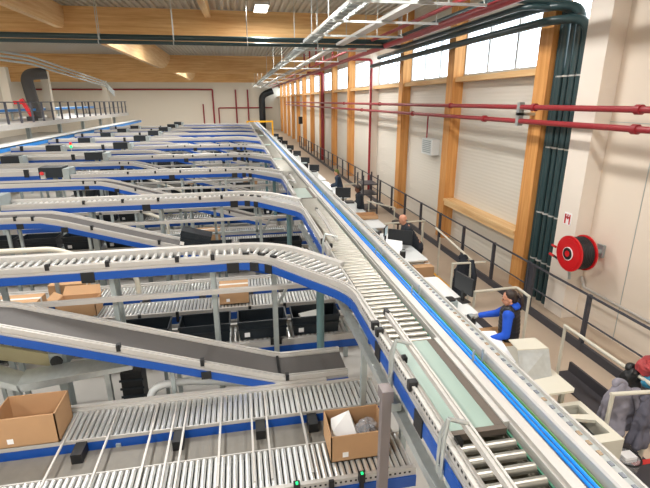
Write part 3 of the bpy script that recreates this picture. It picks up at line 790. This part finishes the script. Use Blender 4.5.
# ------------------------------------------------------------------ low machinery in the foreground
solo('silver_chute',MB().prism([(-3.5,5.2,1.6),(-2.75,5.2,1.24),(-2.72,5.2,1.14),(-3.5,5.2,1.5)],(0,.28,.0)).prism([(-2.76,5.2,1.24),(-1.45,5.2,1.36),(-1.45,5.2,1.30),(-2.74,5.2,1.14)],(0,.28,.04)).box((-1.8,5.25,0),(-1.74,5.31,1.3)).box((-2.9,5.25,0),(-2.84,5.31,1.25)),GALV,'bent silver metal chute under the nearest sloping belt','chute')
t=thing('drive_motor','dark motor box with round fan under the left part of the sloping belt','motor',(-2.4,5.6,.9))
MB().bevbox((-2.5,5.5,1.25),(-2.3,5.75,1.45),.03).build('case',GALVD,t); MB().tube([(-2.4,5.5,1.35),(-2.4,5.47,1.35)],.07,14).build('fan_cover',BLACK,t,True)
MB().prism([(-3.1,5.55,1.62),(-2.5,5.55,1.42),(-2.5,5.55,1.25),(-3.1,5.55,1.42)],(0,.05,0)).build('mount_plate',mat('khaki_plate','a59c79',.5),t)
MB().box((-2.45,5.55,0),(-2.35,5.7,1.25)).build('stand',GALVD,t)
t=thing('white_pipe','white bent pipe below the sloping belt','pipe',(-1.3,5.3,0))
MB().tube(elbow([(-1.32,5.3,.45),(-1.3,5.3,.95),(-.9,5.3,1.0),(.3,5.3,.82)],.25),.05,12).build('pipe_run',WHITE,t,True)
MB().tube([(-1.32,5.3,0),(-1.32,5.3,.46)],.035,8).build('foot',GALVD,t)
t=thing('tray_stack','stack of black perforated trays under the sloping belt','tray',(-1.55,5.5,0))
MB().box((-1.68,5.45,.3),(-1.42,5.7,1.1)).build('trays',BLACK,t); MB().box((-1.66,5.47,0),(-1.44,5.68,.3)).build('base',GALVD,t)
for i in range(6): MB().box((-1.7,5.435,.38+i*.12),(-1.40,5.45,.41+i*.12)).build('rim',TOTE,t)
# ------------------------------------------------------------------ left area: feeder line and mezzanine
t=thing('feeder_conveyor','bright blue feeder conveyor running lengthwise on the left','conveyor',(-10.2,36,0))
MB().box((-10.15,16,2.33),(-10.1,53,2.55)).build('side_panel',BBLUE,t); MB().box((-10.7,16,2.5),(-10.1,53,2.56)).build('bed',WHITE,t); MB().box((-10.75,16,2.35),(-10.7,53,2.6)).build('far_rail',ALU,t)
for y in range(17,53,4): MB().box((-10.5,y,0),(-10.4,y+.1,2.35)).build('leg',GALVD,t)
for k,yf in enumerate(UY[2:9]):
    for j,x in enumerate((-8.3,)):
        t=thing('control_box',f'dark control box over the left feeder belts, {ORD[k]} from the camera','box',(x,yf,2.2),'dark control boxes')
        MB().box((x,yf+.1,2.3),(x+.6,yf+.5,2.62)).build('cover',TOTE,t); MB().box((x+.6,yf+.1,2.3),(x+.72,yf+.5,2.6)).build('side_plate',GALVD,t); MB().box((x+.3,yf+.3,0),(x+.38,yf+.38,2.3)).build('post',GALVD,t)
    t=thing('feed_lane',f'left feeder lane with blue side, {ORD[k]} from the camera','conveyor',(-7.5,yf+1.,0),'left feeder lanes')
    MB().box((-10,yf+.8,2.36),(-5.2,yf+.88,2.5)).build('near_rail',ALU,t); MB().box((-10,yf+.78,2.24),(-5.2,yf+.8,2.37)).build('side_panel',BLUE,t)
    MB().box((-10,yf+.88,2.40),(-5.2,yf+1.35,2.44)).build('bed',WHITE,t); MB().box((-10,yf+1.35,2.36),(-5.2,yf+1.43,2.52)).build('far_rail',ALU,t)
    for x in (-9.2,-7.6,-5.8): MB().box((x,yf+1.,0),(x+.06,yf+1.06,2.4)).build('leg',GALVD,t)
    for x in (-9.6,-8.,-6.2): MB().box((x,yf+.76,2.34),(x+.12,yf+.84,2.56)).build('clamp',BLACK,t)
t=thing('signal_light','small green and red signal lamps on the left conveyors','lamp',(-5.2,UY[4],2.5))
MB().tube([(-7.3,UY[4]+.2,0),(-7.3,UY[4]+.2,2.5)],.02,6).build('pole',GALV,t); MB().tube([(-7.3,UY[4]+.2,2.5),(-7.3,UY[4]+.2,2.62)],.05,8).build('lamp',GREENL,t); MB().tube([(-7.3,UY[4]+.2,2.62),(-7.3,UY[4]+.2,2.74)],.05,8).build('lamp',REDL,t)
t=thing('emergency_button','red emergency stop button at the left end of the third conveyor','button',(-5.4,UY[2],2.5))
MB().box((-5.45,UY[2]-.05,2.4),(-5.33,UY[2]+.05,2.58)).build('base',ALU,t); MB().tube([(-5.39,UY[2]-.05,2.55),(-5.39,UY[2]-.1,2.56)],.05,10).build('knob',REDH,t)
t=thing('mezzanine','mezzanine walkway with dark railing and pale edge at left','walkway',(-13,38,0))
MB().prism([(-11.6,19,3.05),(-11.3,53,3.05),(-16.5,53,3.05),(-16.5,19,3.05)],(0,0,.28)).build('deck',ALU,t)
for y in range(20,54,5): MB().box((-12.2,y,0),(-12.0,y+.2,3.05)).build('post',GALVD,t)
MB().tube([(-11.7,19,4.43),(-11.4,53,4.43)],.03,6).build('top_rail',RAILM,t); MB().tube([(-11.7,19,3.9),(-11.4,53,3.9)],.02,6).build('mid_rail',RAILM,t)
for i in range(23):
    y=19.2+i*1.5; MB().box((-11.72+.0088*(y-19),y,3.3),(-11.62+.0088*(y-19),y+.08,4.45)).build('rail_post',RAILM,t)
for i in range(6):
    x=-11.9-i*.9; MB().box((x,53,3.3),(x+.06,53.08,4.45)).build('rail_post',RAILM,t)
t=thing('orange_machine','red orange machine arm standing on the mezzanine','machine',(-12.7,31.5,3.33))
MB().cbox((-12.5,31.5,4.1),(.2,.2,1.1),ry=-.4).build('arm',REDH,t); MB().box((-13.1,31.3,4.3),(-12.6,31.6,4.5)).build('head',REDH,t); MB().box((-12.5,31.2,3.33),(-12.1,31.8,3.6)).build('base',BLACK,t)
t=thing('upper_conveyor','blue conveyor standing on the mezzanine behind the railing','conveyor',(-14,36,3.33))
MB().box((-14,24,3.85),(-13.8,50,4.0)).build('side_panel',BBLUE,t); MB().box((-14.6,24,3.95),(-14,50,4.02)).build('bed',WHITE,t)
for y in range(25,50,4): MB().box((-14.1,y,3.33),(-14.0,y+.1,3.9)).build('leg',GALVD,t)
for k in (1,2,3):
    yy=UY[k]-1.45
    t=thing('pale_tube_rail',f'pale thick tube bending down under the {ORD[k]} upper conveyor at left','rail',(-3,yy,0),'pale bent tube rails')
    MB().tube(elbow([(-6.5,yy,1.98),(-3.3,yy,1.98),(-2.0,yy,1.4),(-2.0,yy,1.0)],.2),.045,10).build('tube',CREAM,t,True)
    for x in (-6.,-4.6,-3.4): MB().box((x,yy-.03,0),(x+.06,yy+.03,1.97)).build('post',GALVD,t)
# extra low structure: grey rack posts between modules far away
for k,yf in enumerate(UY[1:7]):
    t=thing('rack_frame',f'grey steel rack frame between conveyors, {ORD[k]} from the camera','rack',(-2.5,yf+1.35,0),'grey rack frames')
    for x in (-4.2,-3.3,-2.4,-1.5,-.7,.3): MB().box((x,yf+1.3,0),(x+.06,yf+1.36,1.98)).build('post',GALVD,t)
    MB().box((-4.2,yf+1.3,1.92),(1.,yf+1.36,1.99)).build('top_beam',ALU,t)
    MB().box((-4.2,yf+1.3,1.3),(1.,yf+1.36,1.35)).build('mid_beam',GALV,t)
# ------------------------------------------------------------------ workstations
def desk(x0,x1,y0,y1,z,lab,m=WHITE,cut=False):
    t=thing('work_desk',lab,'desk',((x0+x1)/2,(y0+y1)/2,0),'packing desks')
    b=MB(); b.bevbox((x0,y0,z-.03),(x1,y1,z),.04); b.build('desktop',m,t)
    for x in (x0+.08,x1-.12):
        for y in (y0+.1,y1-.15): MB().box((x,y,0),(x+.05,y+.05,z-.03)).build('leg',CREAM,t)
    MB().box((x0+.1,y0+.12,z-.12),(x1-.1,y0+.15,z-.03)).build('apron',CREAM,t)
    return t
desk(2.85,4.02,4.22,5.48,.95,'nearest pale packing desk in front of the woman in blue',CREAM)
desk(2.85,3.72,5.5,6.42,.93,'white packing desk the woman in blue works at')
desk(2.85,3.9,6.45,8.2,.95,'white packing desk with the tilted screen, behind the woman in blue')
desk(2.85,4.14,9.2,11.5,.95,'white packing desk where the bald man stands')
desk(2.85,4.1,12.1,13.6,.95,'white packing desk between the bald man and the man behind')
desk(2.85,4.0,13.65,15.9,.95,'packing desk of the man in a dark grey jumper')
desk(2.85,4.0,16.4,19.5,.95,'packing desk of the farthest worker in a cap')
# beige sheet + metal cover on nearest desk
t=thing('document_stand','grey sheet metal cover standing on the nearest desk','cover',(3.75,4.75,.95))
MB().prism([(3.42,4.5,.952),(3.9,4.55,.952),(3.98,4.78,1.22),(3.55,4.82,1.22)],(0,.012,.0)).build('front_plate',GALV,t)
MB().prism([(3.55,4.82,1.22),(3.98,4.78,1.22),(3.96,5.05,1.235),(3.56,5.07,1.235)],(0,0,.012)).build('top_plate',CREAM,t)
MB().prism([(3.9,4.55,.952),(3.98,4.78,1.22),(3.96,5.05,1.235),(3.9,5.05,.952)],(.008,0,0)).build('side_plate',GALV,t)
solo('white_board',MB().prism([(3.25,4.98,.955),(3.62,4.92,.955),(3.70,5.62,1.06),(3.2,5.7,1.06)],(0,0,.015)),PAPER,'large white sheet lying between the woman and the metal cover','sheet')
solo('carton_sheet',MB().box((3.62,5.36,.935),(3.95,5.95,.955)),CARDI,'brown cardboard edge on the desk right in front of the woman','cardboard')
solo('blue_folder',MB().prism([(3.86,5.4,.953),(4.14,5.3,.953),(4.16,4.95,.953),(3.99,4.95,.953)],(0,0,.03)),mat('folder_blue','3c7fd6',.5),'blue edged folder on the desk beside the metal cover','folder')
# cream plastic shell at desk end
t=thing('plastic_shell','cream moulded shell with openings at the end of the nearest desk','shell',(3.85,3.95,0))
b=MB()
b.box((3.45,3.5,0),(3.5,4.2,.76)); b.box((4.03,3.5,0),(4.08,4.2,.76)); b.box((3.5,4.15,0),(4.03,4.2,.76)); b.box((3.5,3.5,0),(4.03,3.55,.76))
b.box((3.45,3.5,.76),(3.74,4.2,.80)); b.box((4.0,3.5,.76),(4.08,4.2,.80)); b.box((3.74,3.5,.76),(4.0,3.62,.80)); b.prism([(3.74,3.92,.76),(4.0,3.84,.76),(4.0,3.95,.76),(3.74,4.0,.76)],(0,0,.04)); b.box((3.74,4.14,.76),(4.0,4.2,.80))
b.build('shell_body',CREAM,t)
MB().box((3.52,3.57,.5),(4.01,4.13,.6)).build('inner_tray',BLACK,t)
# floor mats, tape
solo('floor_mat',MB().box((4.95,4.5,0.008),(5.35,5.85,.035)).box((5.32,4.5,.0),(5.36,5.85,.2)),MATM,'dark mat standing low beside the walkway by the nearest desk','mat')
solo('floor_tape',MB().box((4.7,3.82,.009),(5.9,3.89,.013)),REDLINE,'red tape line on the dark floor at lower right','tape')
solo('floor_tape',MB().box((4.93,9.2,.002),(5.0,12.5,.007)),YELLOW,'yellow tape line on the walkway by the bald man','tape')
for i,(a,c) in enumerate(((6.6,8.2),(8.8,12.6),(13.2,16))):
    solo('floor_mat',MB().box((4.2,a,0),(4.9,c,.02)),MATM,['dark anti fatigue mat behind the woman in blue','dark anti fatigue mat under the bald man','dark anti fatigue mat behind the bald man'][i],'mat')
# tube frames
def tframe(pts,feet,lab):
    t=thing('tube_frame',lab,'frame',feet[0],'pale tube frames')
    MB().tube(elbow(pts,.06),.026,8).build('frame_tube',CREAM,t,True)
    for f in feet: MB().tube([f,(f[0],f[1],f[2]+1.05)],.025,8).build('leg',CREAM,t,True)
    return t
tframe([(4.9,5.62,1.05),(4.9,1.5,1.05)],[(4.9,5.6,0),(4.9,2.5,0)],'long pale tube barrier beside the nearest mat')
tframe([(4.25,3.95,1.05),(5.3,3.85,1.05)],[(4.28,3.95,0),(4.85,3.9,0)],'pale tube frame with the grey jacket at the lower right')
tframe([(4.14,7.1,1.05),(5.05,7.15,1.05),(5.02,6.7,1.05)],[(4.16,7.1,0),(4.95,7.15,0),(5.02,6.72,0)],'pale tube frame right behind the woman in blue')
tframe([(4.42,8.6,1.05),(5.2,8.57,1.05)],[(4.44,8.6,0),(4.86,8.58,0)],'pale tube frame with the dark jacket hanging on it')
tframe([(4.0,12.1,1.05),(5.3,12.2,1.05)],[(5.25,12.2,0),(5.1,11.9,0)],'pale tube frame behind the bald man')
tframe([(4.9,10.6,1.3),(4.95,8.7,1.05)],[(5.,10.5,0)],'pale tube rail slanting behind the dark jacket')
tframe([(4.97,14.0,1.05),(4.35,15.2,1.05)],[(4.97,14.0,0),(4.4,15.1,0)],'pale tube frame beside the man in a dark grey jumper')
tframe([(4.3,18.6,1.05),(5.1,18.7,1.05)],[(4.35,18.6,0),(5.05,18.7,0)],'pale tube frame beside the farthest worker')
# jackets
def wrinkle(o,st):
    sd=o.modifiers.new('sub','SUBSURF'); sd.levels=2; sd.render_levels=2
    tx=bpy.data.textures.new('cloth_wrinkles','CLOUDS'); tx.noise_scale=.16; tx.noise_depth=2
    dm=o.modifiers.new('wrinkle','DISPLACE'); dm.texture=tx; dm.strength=st; dm.mid_level=.5
def jacket(c,w,h,d,m,lab,seed,sleeve=True):
    rnd=random.Random(seed); x,y,z=c
    t=thing('jacket',lab,'jacket',(x,y,z-h))
    b=MB(); n,mm=20,12; vs=[]
    for i in range(mm+1):
        u=i/mm; ww=w*(.16+.6*min(1,u*3.5)**.7+.24*u); dd=d*(.2+.55*min(1,u*3.5)**.7+.25*u)
        for j in range(n):
            a=2*PI*j/n; k=1+(.06+.24*u)*math.sin(a*5+u*1.6+seed)+.08*math.sin(a*11-u*4)+rnd.uniform(-.07,.07)
            vs.append((x+math.cos(a)*ww/2*k,y+math.sin(a)*dd/2*k,z-h*u+rnd.uniform(-.012,.012)))
    fs=[(i*n+j,i*n+(j+1)%n,(i+1)*n+(j+1)%n,(i+1)*n+j) for i in range(mm) for j in range(n)]+[tuple(range(n))[::-1],tuple(range(mm*n,mm*n+n))]
    b.add(vs,fs); o=b.build('body',m,t,'all'); wrinkle(o,.085)
    o=MB().tube([(x-w*.2,y,z-.05),(x-w*.12,y+d*.2,z-.0),(x+w*.12,y+d*.2,z-.0),(x+w*.22,y,z-.06)],[.03,.05,.05,.03],8).build('collar',m,t,'all'); wrinkle(o,.05)
    if sleeve:
        MB().tube([(x+w*.35,y-.05,z-.08),(x+w*.5,y-.12,z-h*.45),(x+w*.47,y-.14,z-h*.95)],[.06,.06,.045],10).build('sleeve',m,t,'all')
    return t
jacket((4.5,4.06,1.1),.46,.72,.26,GREYC,'grey jacket hanging on the lower right tube frame',2)
jacket((4.72,3.88,.98),.26,.70,.2,mat('dark_grey_cloth','5b5a66',.9),'darker grey garment hanging beside the grey jacket',5,False)
jacket((4.86,4.28,1.14),.34,.42,.24,BLACK,'black jacket bundled on top of the lower right frame',7,False)
blob((5.02,4.2,1.18),(.16,.14,.14),11,mat('patterned_bag','a23a3c',.6,0,noise=.9,nscale=9),'cloth_bag','red patterned bag at the right edge beside the black jacket')
blob((5.0,4.1,1.02),(.13,.1,.08),12,mat('teal_bag','2f7fa0',.6),'cloth_bag','blue bag under the patterned bag at the right edge')
jacket((4.72,8.66,1.17),.46,.95,.26,DARKC,'dark navy jacket hanging on a tube frame beyond the woman',9)
t=thing('waste_basket','clear plastic bag bin standing on the dark floor','bin',(4.38,3.55,0))
MB().tube([(4.42,3.72,0.01),(4.42,3.72,.3)],[.13,.16],14).build('bag',FILM,t,True); MB().tube([(4.42+.16*math.cos(a*PI/10),3.72+.16*math.sin(a*PI/10),.3) for a in range(21)],.012,6).build('rim',BLACK,t); MB().box((4.36,3.66,.26),(4.52,3.78,.33)).build('carton_scrap',PAPER,t)
# monitors and desk clutter
def monitor(x,y,z,rz,lab,w=.5,h=.32,front=True):
    t=thing('monitor',lab,'monitor',(x,y,z))
    c=Vector((x,y,z+.34)); R=Matrix.Rotation(rz,3,'Z')
    MB().cbox(c,(w,.035,h),rz=rz,rx=0).build('case',SCREEN,t)
    MB().cbox(c+R@Vector((0,.02,0)),(w-.03,.004,h-.03),rz=rz).build('screen',SCREENF,t)
    MB().cbox(Vector((x,y,z+.1)),(.06,.04,.22),rz=rz).build('neck',BLACK,t)
    MB().cbox(Vector((x,y,z+.008)),(.24,.18,.016),rz=rz).build('foot',BLACK,t)
    return t
monitor(3.86,6.98,.95,math.radians(-80),'dark monitor seen edge on beside the woman in blue')
monitor(3.72,10.0,.95,math.radians(-35),'dark monitor in front of the bald man',.6,.36)
monitor(3.55,10.6,.95,math.radians(-120),'silver edged tablet stand left of the bald man monitor',.34,.22)
monitor(3.6,15.7,.95,math.radians(-15),'black monitor before the man in a dark grey jumper',.55,.36)
def clutter(name,x,y,z,s,m,lab,cat):
    t=thing(name,lab,cat,(x,y,z))
    MB().bevbox((x-s[0]/2,y-s[1]/2,z),(x+s[0]/2,y+s[1]/2,z+s[2]),min(s[0],s[1])*.15).build('body',m,t)
    MB().bevbox((x-s[0]*.35,y-s[1]*.35,z+s[2]),(x+s[0]*.35,y+s[1]*.35,z+s[2]*1.15),min(s[0],s[1])*.1).build('top',BLACK if m is not BLACK else GALVD,t)
    return t
clutter('label_printer',3.5,6.75,.95,(.2,.24,.16),GALVD,'small grey label printer beside the dark monitor','printer')
clutter('hand_scanner',3.62,6.2,.93,(.1,.16,.12),BLACK,'black hand scanner on the desk left of the woman','scanner')
clutter('label_printer',3.55,10.25,.95,(.22,.24,.18),BLACK,'black label printer left of the bald man','printer')
clutter('tape_dispenser',3.6,9.45,.95,(.12,.1,.16),BLACK,'black tape roll holder at the near end of the bald man desk','dispenser')
clutter('label_printer',3.4,11.1,.95,(.25,.3,.2),BLACK,'black printer on the desk behind the bald man','printer')
clutter('tape_dispenser',3.35,12.3,.95,(.15,.2,.2),GALVD,'grey dispenser on the bare white desk behind the bald man','dispenser')
clutter('label_printer',3.5,14.3,.95,(.4,.5,.28),WHITE,'white printer on the desk of the man in a jumper','printer')
clutter('hand_scanner',3.35,15.0,.95,(.2,.2,.15),BLACK,'black scanner beside the white printer','scanner')
clutter('label_printer',3.3,16.9,.95,(.3,.3,.2),BLACK,'black printer on the farthest worker desk','printer')
solo('paper_stack',MB().prism([(3.3,9.75,.95),(3.62,9.55,.95),(3.75,9.9,1.2),(3.4,10.1,1.22)],(.0,0,.012)),PAPER,'white sheet propped in front of the bald man','paper')
solo('paper_stack',MB().prism([(3.0,17.6,.955),(3.6,17.5,.955),(3.6,18.4,1.2),(3.1,18.6,1.28)],(0,0,.02)),PAPER,'large white sheet in front of the farthest worker','paper')
carton(3.75,9.0,4.2,9.5,0,.85,'brown carton standing under the bald man desk',False,(),False)
carton(3.5,13.0,4.1,13.5,.955,.12,'low brown carton on the desk before the man in a jumper',True,(),False)
solo('round_stool',MB().tube([(4.75,13.0,.0),(4.75,13.0,.8)],.03,8).tube([(4.75,13.0,.8),(4.75,13.0,.86)],.2,16),BLACK,'black round stool between the bald man and the man in a jumper','stool')
# orange bin-like pieces glimpsed below the main line
# further stations (far): simple desks with clutter, individually
for i,y in enumerate((20.5,23.6,27.2,31,35,39,43)):
    desk(2.85,3.9,y,y+2.4,.95,f'distant packing desk along the main line, {ORD[i]} beyond the workers')
    clutter('label_printer',3.4,y+.6,.95,(.4,.4,.3),BLACK if i%2 else WHITE,f'printer on the distant desk, {ORD[i]} beyond the workers','printer')
    monitor(3.6,y+1.6,.95,math.radians(-25),f'monitor on the distant desk, {ORD[i]} beyond the workers')
t=thing('steel_trolley','dark metal trolley parked on the walkway beyond the workers','trolley',(5.1,17.8,0))
for x in (4.8,5.4):
    for y in (17.4,18.3): MB().box((x,y,0),(x+.05,y+.05,1.6)).build('post',RAILM,t)
for z in (.2,.8,1.2): MB().box((4.8,17.4,z),(5.45,18.35,z+.04)).build('shelf',RAILM,t)
t=thing('wall_speaker','small black speaker on the far timber wall','speaker',(6.4,47.5,2.3))
MB().box((6.2,47.3,2.2),(6.55,47.9,2.9)).build('case',BLACK,t)
# ------------------------------------------------------------------ people
def limb(b,pts,rs,n=10):
    pts=[Vector(p) for p in pts]
    for i in range(len(pts)-1):
        a,c=pts[i],pts[i+1]; L=(c-a).length; m=max(2,int(L/.03))
        b.tube([a.lerp(c,j/m) for j in range(m+1)],[rs[i]+(rs[i+1]-rs[i])*j/m for j in range(m+1)],n)
    for p,r in zip(pts,rs): b.ell(p,(r,r,r),10,8)
def remesh(o,vox,sm=6):
    m=o.modifiers.new('remesh','REMESH'); m.mode='VOXEL'; m.voxel_size=vox; m.use_smooth_shade=True
    s=o.modifiers.new('smooth','SMOOTH'); s.iterations=sm; s.factor=.5
def person(loc,face,H,lab,skin,top,trousers,lhand,rhand,lean=0.,hairm=None,hair='short',vest=None,glove=None,vox=.009,headturn=0.,headdown=0.):
    """face = angle of the direction the person looks (world, radians). Joint coordinates: f forward, s left, z up."""
    F=Vector((math.cos(face),math.sin(face),0)); S=Vector((-F.y,F.x,0)); O=Vector(loc)
    k=H/1.72
    def W(f,s,z): return O+F*(f*k)+S*(s*k)+Vector((0,0,z*k))
    t=thing('person',lab,'person',loc)
    ln=lean
    hip=1.0*.90; 
    pel=(0,0,.93); chest=(ln*.7,0,1.28); neckb=(ln*1.0,0,1.45); 
    hc=(ln*1.15+.03,0,1.60)
    shL=(ln*.98,.185,1.40); shR=(ln*.98,-.185,1.40)
    def elbowp(sh,ha,side,out=.10):
        a=Vector(sh); h=Vector(ha); d=h-a; L=d.length; U=.29; lo=.27
        if L>U+lo-.01: h=a+d.normalized()*(U+lo-.01); d=h-a; L=d.length
        x=(U*U-lo*lo+L*L)/(2*L); hgt=math.sqrt(max(0,U*U-x*x))
        pole=Vector((-.35,side*.5,-1)); pole=(pole-d.normalized()*pole.dot(d.normalized())).normalized()
        return tuple(a+d.normalized()*x+pole*hgt), tuple(h)
    eL,hL=elbowp(shL,lhand,1); eR,hR=elbowp(shR,rhand,-1)
    # ---- body
    b=MB()
    head=W(*hc)
    Rm=Matrix((F,S,Vector((0,0,1)))).transposed() @ Matrix.Rotation(headturn,3,'Z') @ Matrix.Rotation(headdown,3,'Y')
    def hd(f,s,z): return head+Rm@Vector((f*k,s*k,z*k))
    b.ell(hd(-.012,0,.035),(.096*k,.076*k,.098*k),20,14,Rm)
    b.ell(hd(.02,0,-.045),(.068*k,.058*k,.072*k),18,12,Rm)
    b.ell(hd(.045,0,-.088),(.036*k,.034*k,.03*k),12,8,Rm)
    b.ell(hd(.095,0,-.02),(.02*k,.014*k,.028*k),10,8,Rm)
    b.ell(hd(.078,0,.02),(.02*k,.05*k,.016*k),10,8,Rm)
    for s in (-1,1): b.ell(hd(-.005,s*.077,-.015),(.022*k,.012*k,.034*k),10,8,Rm)
    b.ell(hd(.08,0,-.062),(.016*k,.026*k,.010*k),10,8,Rm)
    limb(b,[W(neckb[0],0,1.40),hd(-.01,0,-.06)],[.06*k,.052*k],12)
    def M3(): return Matrix((F,S,Vector((0,0,1)))).transposed()
    B3=M3()
    for u in range(9):
        q=u/8; c=W(ln*q*.95,0,.92+.48*q); wx=(.165-.03*math.sin(q*PI)+.01*q); dx=.105+.012*math.sin(q*PI)
        b.ell(c,(dx*k,wx*k,.09*k),16,10,B3)
    limb(b,[W(*shL),W(*shR)],[.065*k,.065*k])
    for s,e,h in ((shL,eL,hL),(shR,eR,hR)): limb(b,[W(*s),W(*e),W(*h)],[.052*k,.042*k,.028*k])
    for s in (1,-1): limb(b,[W(0,s*.09,.90),W(.03,s*.10,.50),W(-.01,s*.11,.09)],[.085*k,.058*k,.042*k]); limb(b,[W(-.04,s*.11,.045),W(.15,s*.125,.035)],[.042*k,.034*k])
    # hands
    def hand(e,h,side,bb,gr=1.):
        e_,h_=W(*e),W(*h); d=(h_-e_).normalized(); dn=Vector((0,0,-1)); dn=(dn-d*dn.dot(d)).normalized(); ac=d.cross(dn)
        pc=h_+d*.05*k
        PM=Matrix((d,ac,dn)).transposed()
        bb.ell(pc,(.05*k*gr,.04*k*gr,.016*k*gr),14,8,PM)
        for q,(off,L) in enumerate(((-.030,.062),(-.010,.074),(.010,.070),(.030,.054))):
            a=pc+d*.038*k+ac*off*k; m=a+d*L*.55*k+dn*.010*k; z=m+d*L*.40*k+dn*.028*k
            limb(bb,[a,m,z],[.0105*k*gr,.0095*k*gr,.0085*k*gr],8)
        a=h_+d*.02*k+ac*(-side*.028)*k; m=a+d*.028*k+ac*(-side*.026)*k+dn*.012*k; z=m+d*.03*k+dn*.012*k
        limb(bb,[a,m,z],[.013*k*gr,.0115*k*gr,.0095*k*gr],8)
    hand(eL,hL,1,b); hand(eR,hR,-1,b)
    body=b.build('body',skin,t,'all'); remesh(body,vox,4)
    # ---- clothing
    c=MB()
    for u in range(9):
        q=u/8; cc=W(ln*q*.95,0,.86+.53*q); wx=(.19-.022*math.sin(q*PI)+.008*q); dx=.132+.012*math.sin(q*PI)
        c.ell(cc,(dx*k,wx*k,.09*k),16,10,B3)
    limb(c,[W(*shL),W(*shR)],[.085*k,.085*k]); limb(c,[W(ln,0,1.42),W(ln*1.03,0,1.475)],[.082*k,.07*k])
    for s,e,h in ((shL,eL,hL),(shR,eR,hR)):
        e_,h_=Vector(e),Vector(h); limb(c,[W(*s),W(*e),W(*(e_.lerp(h_,.93)))],[.078*k,.062*k,.046*k])
    o=c.build('jacket',top,t,'all'); remesh(o,.012,4)
    if vest:
        c=MB()
        for u in range(9):
            q=u/8; cc=W(ln*q*.95,0,.88+.52*q); wx=(.205-.02*math.sin(q*PI)-.012*q); dx=.15+.014*math.sin(q*PI)
            c.ell(cc,(dx*k,wx*k,.085*k),16,10,B3)
        limb(c,[W(ln,.10,1.43),W(ln,-.10,1.43)],[.092*k,.092*k])
        o=c.build('vest',vest,t,'all'); remesh(o,.012,3)
        MB().ell(W(ln-.07,0,1.50),(.07*k,.11*k,.05*k),14,8,B3).build('hood',top,t,'all')
    c=MB()
    c.ell(W(0,0,.93),(.125*k,.175*k,.12*k),16,10,B3)
    for s in (1,-1): limb(c,[W(0,s*.09,.90),W(.03,s*.10,.50),W(-.01,s*.11,.08)],[.105*k,.078*k,.065*k])
    o=c.build('trousers',trousers,t,'all'); remesh(o,.014,4)
    for s in (1,-1):
        c=MB(); limb(c,[W(-.05,s*.11,.05),W(.17,s*.125,.045)],[.05*k,.042*k]); c.build('shoe',BLACK,t,'all')
    # face and hair
    for s in (1,-1):
        MB().ell(hd(.088,s*.032,.005),(.008*k,.013*k,.008*k),10,6,Rm).build('eye',BLACK,t,'all')
        MB().ell(hd(.09,s*.034,.026),(.007*k,.022*k,.005*k),10,6,Rm).build('eyebrow',HAIR,t,'all')
    MB().ell(hd(.093,0,-.062),(.006*k,.024*k,.006*k),10,6,Rm).build('mouth',mat('lips','9a4f48',.5) if 'lips' not in MATS else MATS['lips'],t,'all')
    if hair!='bald':
        c=MB()
        c.ell(hd(-.03,0,.052),(.098*k,.084*k,.095*k),20,14,Rm); c.ell(hd(-.065,0,.0),(.058*k,.074*k,.085*k),16,10,Rm)
        if hair=='tail':
            c.ell(hd(-.125,0,.05),(.03*k,.03*k,.03*k),12,8,Rm)
            limb(c,[hd(-.13,0,.05),hd(-.175,0,-.02),hd(-.165,0,-.13),hd(-.145,0,-.20)],[.028*k,.036*k,.03*k,.012*k])
        c.build('hair',hairm or HAIR,t,'all')
    if glove:
        for e,h,sd in ((eL,hL,1),(eR,hR,-1)):
            c=MB(); hand(e,h,sd,c,1.22); o=c.build('glove',glove,t,'all'); remesh(o,.006,2)
    return t
R=math.radians
person((3.93,5.6,0),R(140),1.71,'woman in a blue jumper and black quilted vest, dark ponytail, reaching over her desk',SKIN,CBJ,DENIM,(.25,.30,1.0),(.50,-.22,1.12),.03,HAIR,'tail',VEST,GLOVE,.008,R(15),R(12))
person((4.33,10.3,0),R(172),1.74,'bald man in black clothes leaning over his monitor',SKIN,DARKC,DENIM,(.62,.14,1.05),(.62,-.16,1.05),.34,None,'bald',None,None,.011,0,R(25))
person((3.98,14.6,0),R(170),1.72,'man with short dark hair in a dark grey jumper at his desk',SKIND,DARKC,DENIM,(.36,.15,1.05),(.36,-.15,1.08),.08,HAIR,'short',None,None,.011,0,R(15))
p4=person((4.1,18.3,0),R(165),1.72,'farthest worker in navy jacket and yellow green cap',SKIN,mat('navy_jacket','243245',.85),DENIM,(.42,.15,1.05),(.42,-.15,1.05),.14,mat('cap_green','5a642f',.8),'short',None,None,.012,0,R(20))
# ------------------------------------------------------------------ world, camera
w=bpy.data.worlds.new('sky'); scn.world=w; w.use_nodes=True
bg=w.node_tree.nodes['Background']; bg.inputs[0].default_value=(.86,.94,1,1); bg.inputs[1].default_value=6.
cam=bpy.data.cameras.new('camera'); co=bpy.data.objects.new('camera',cam); COL.objects.link(co)
f=452.; cam.sensor_width=36; cam.sensor_fit='HORIZONTAL'; cam.lens=f/650*36; cam.clip_end=300; cam.clip_start=.05
vy=Vector(((236-325)/f,-(101-244)/f,-1)).normalized()
a=(330-325)/f; v=Vector(((236-325)/f,-(101-244)/f,-1)); bq=-(1+a*v.x)/v.y
Zc=-(Vector((a,bq,-1)).normalized()); Xc=vy.cross(Zc)
Mx=Matrix((Xc,vy,Zc)).to_4x4(); Mx.translation=Vector((0,0,4.45)); co.matrix_world=Mx
scn.camera=co
scn.view_settings.view_transform='Standard'; scn.view_settings.look='None'; scn.view_settings.exposure=-.18; scn.view_settings.gamma=1.
scn.view_settings.use_curve_mapping=False
scn.cycles.max_bounces=8; scn.cycles.transparent_max_bounces=12
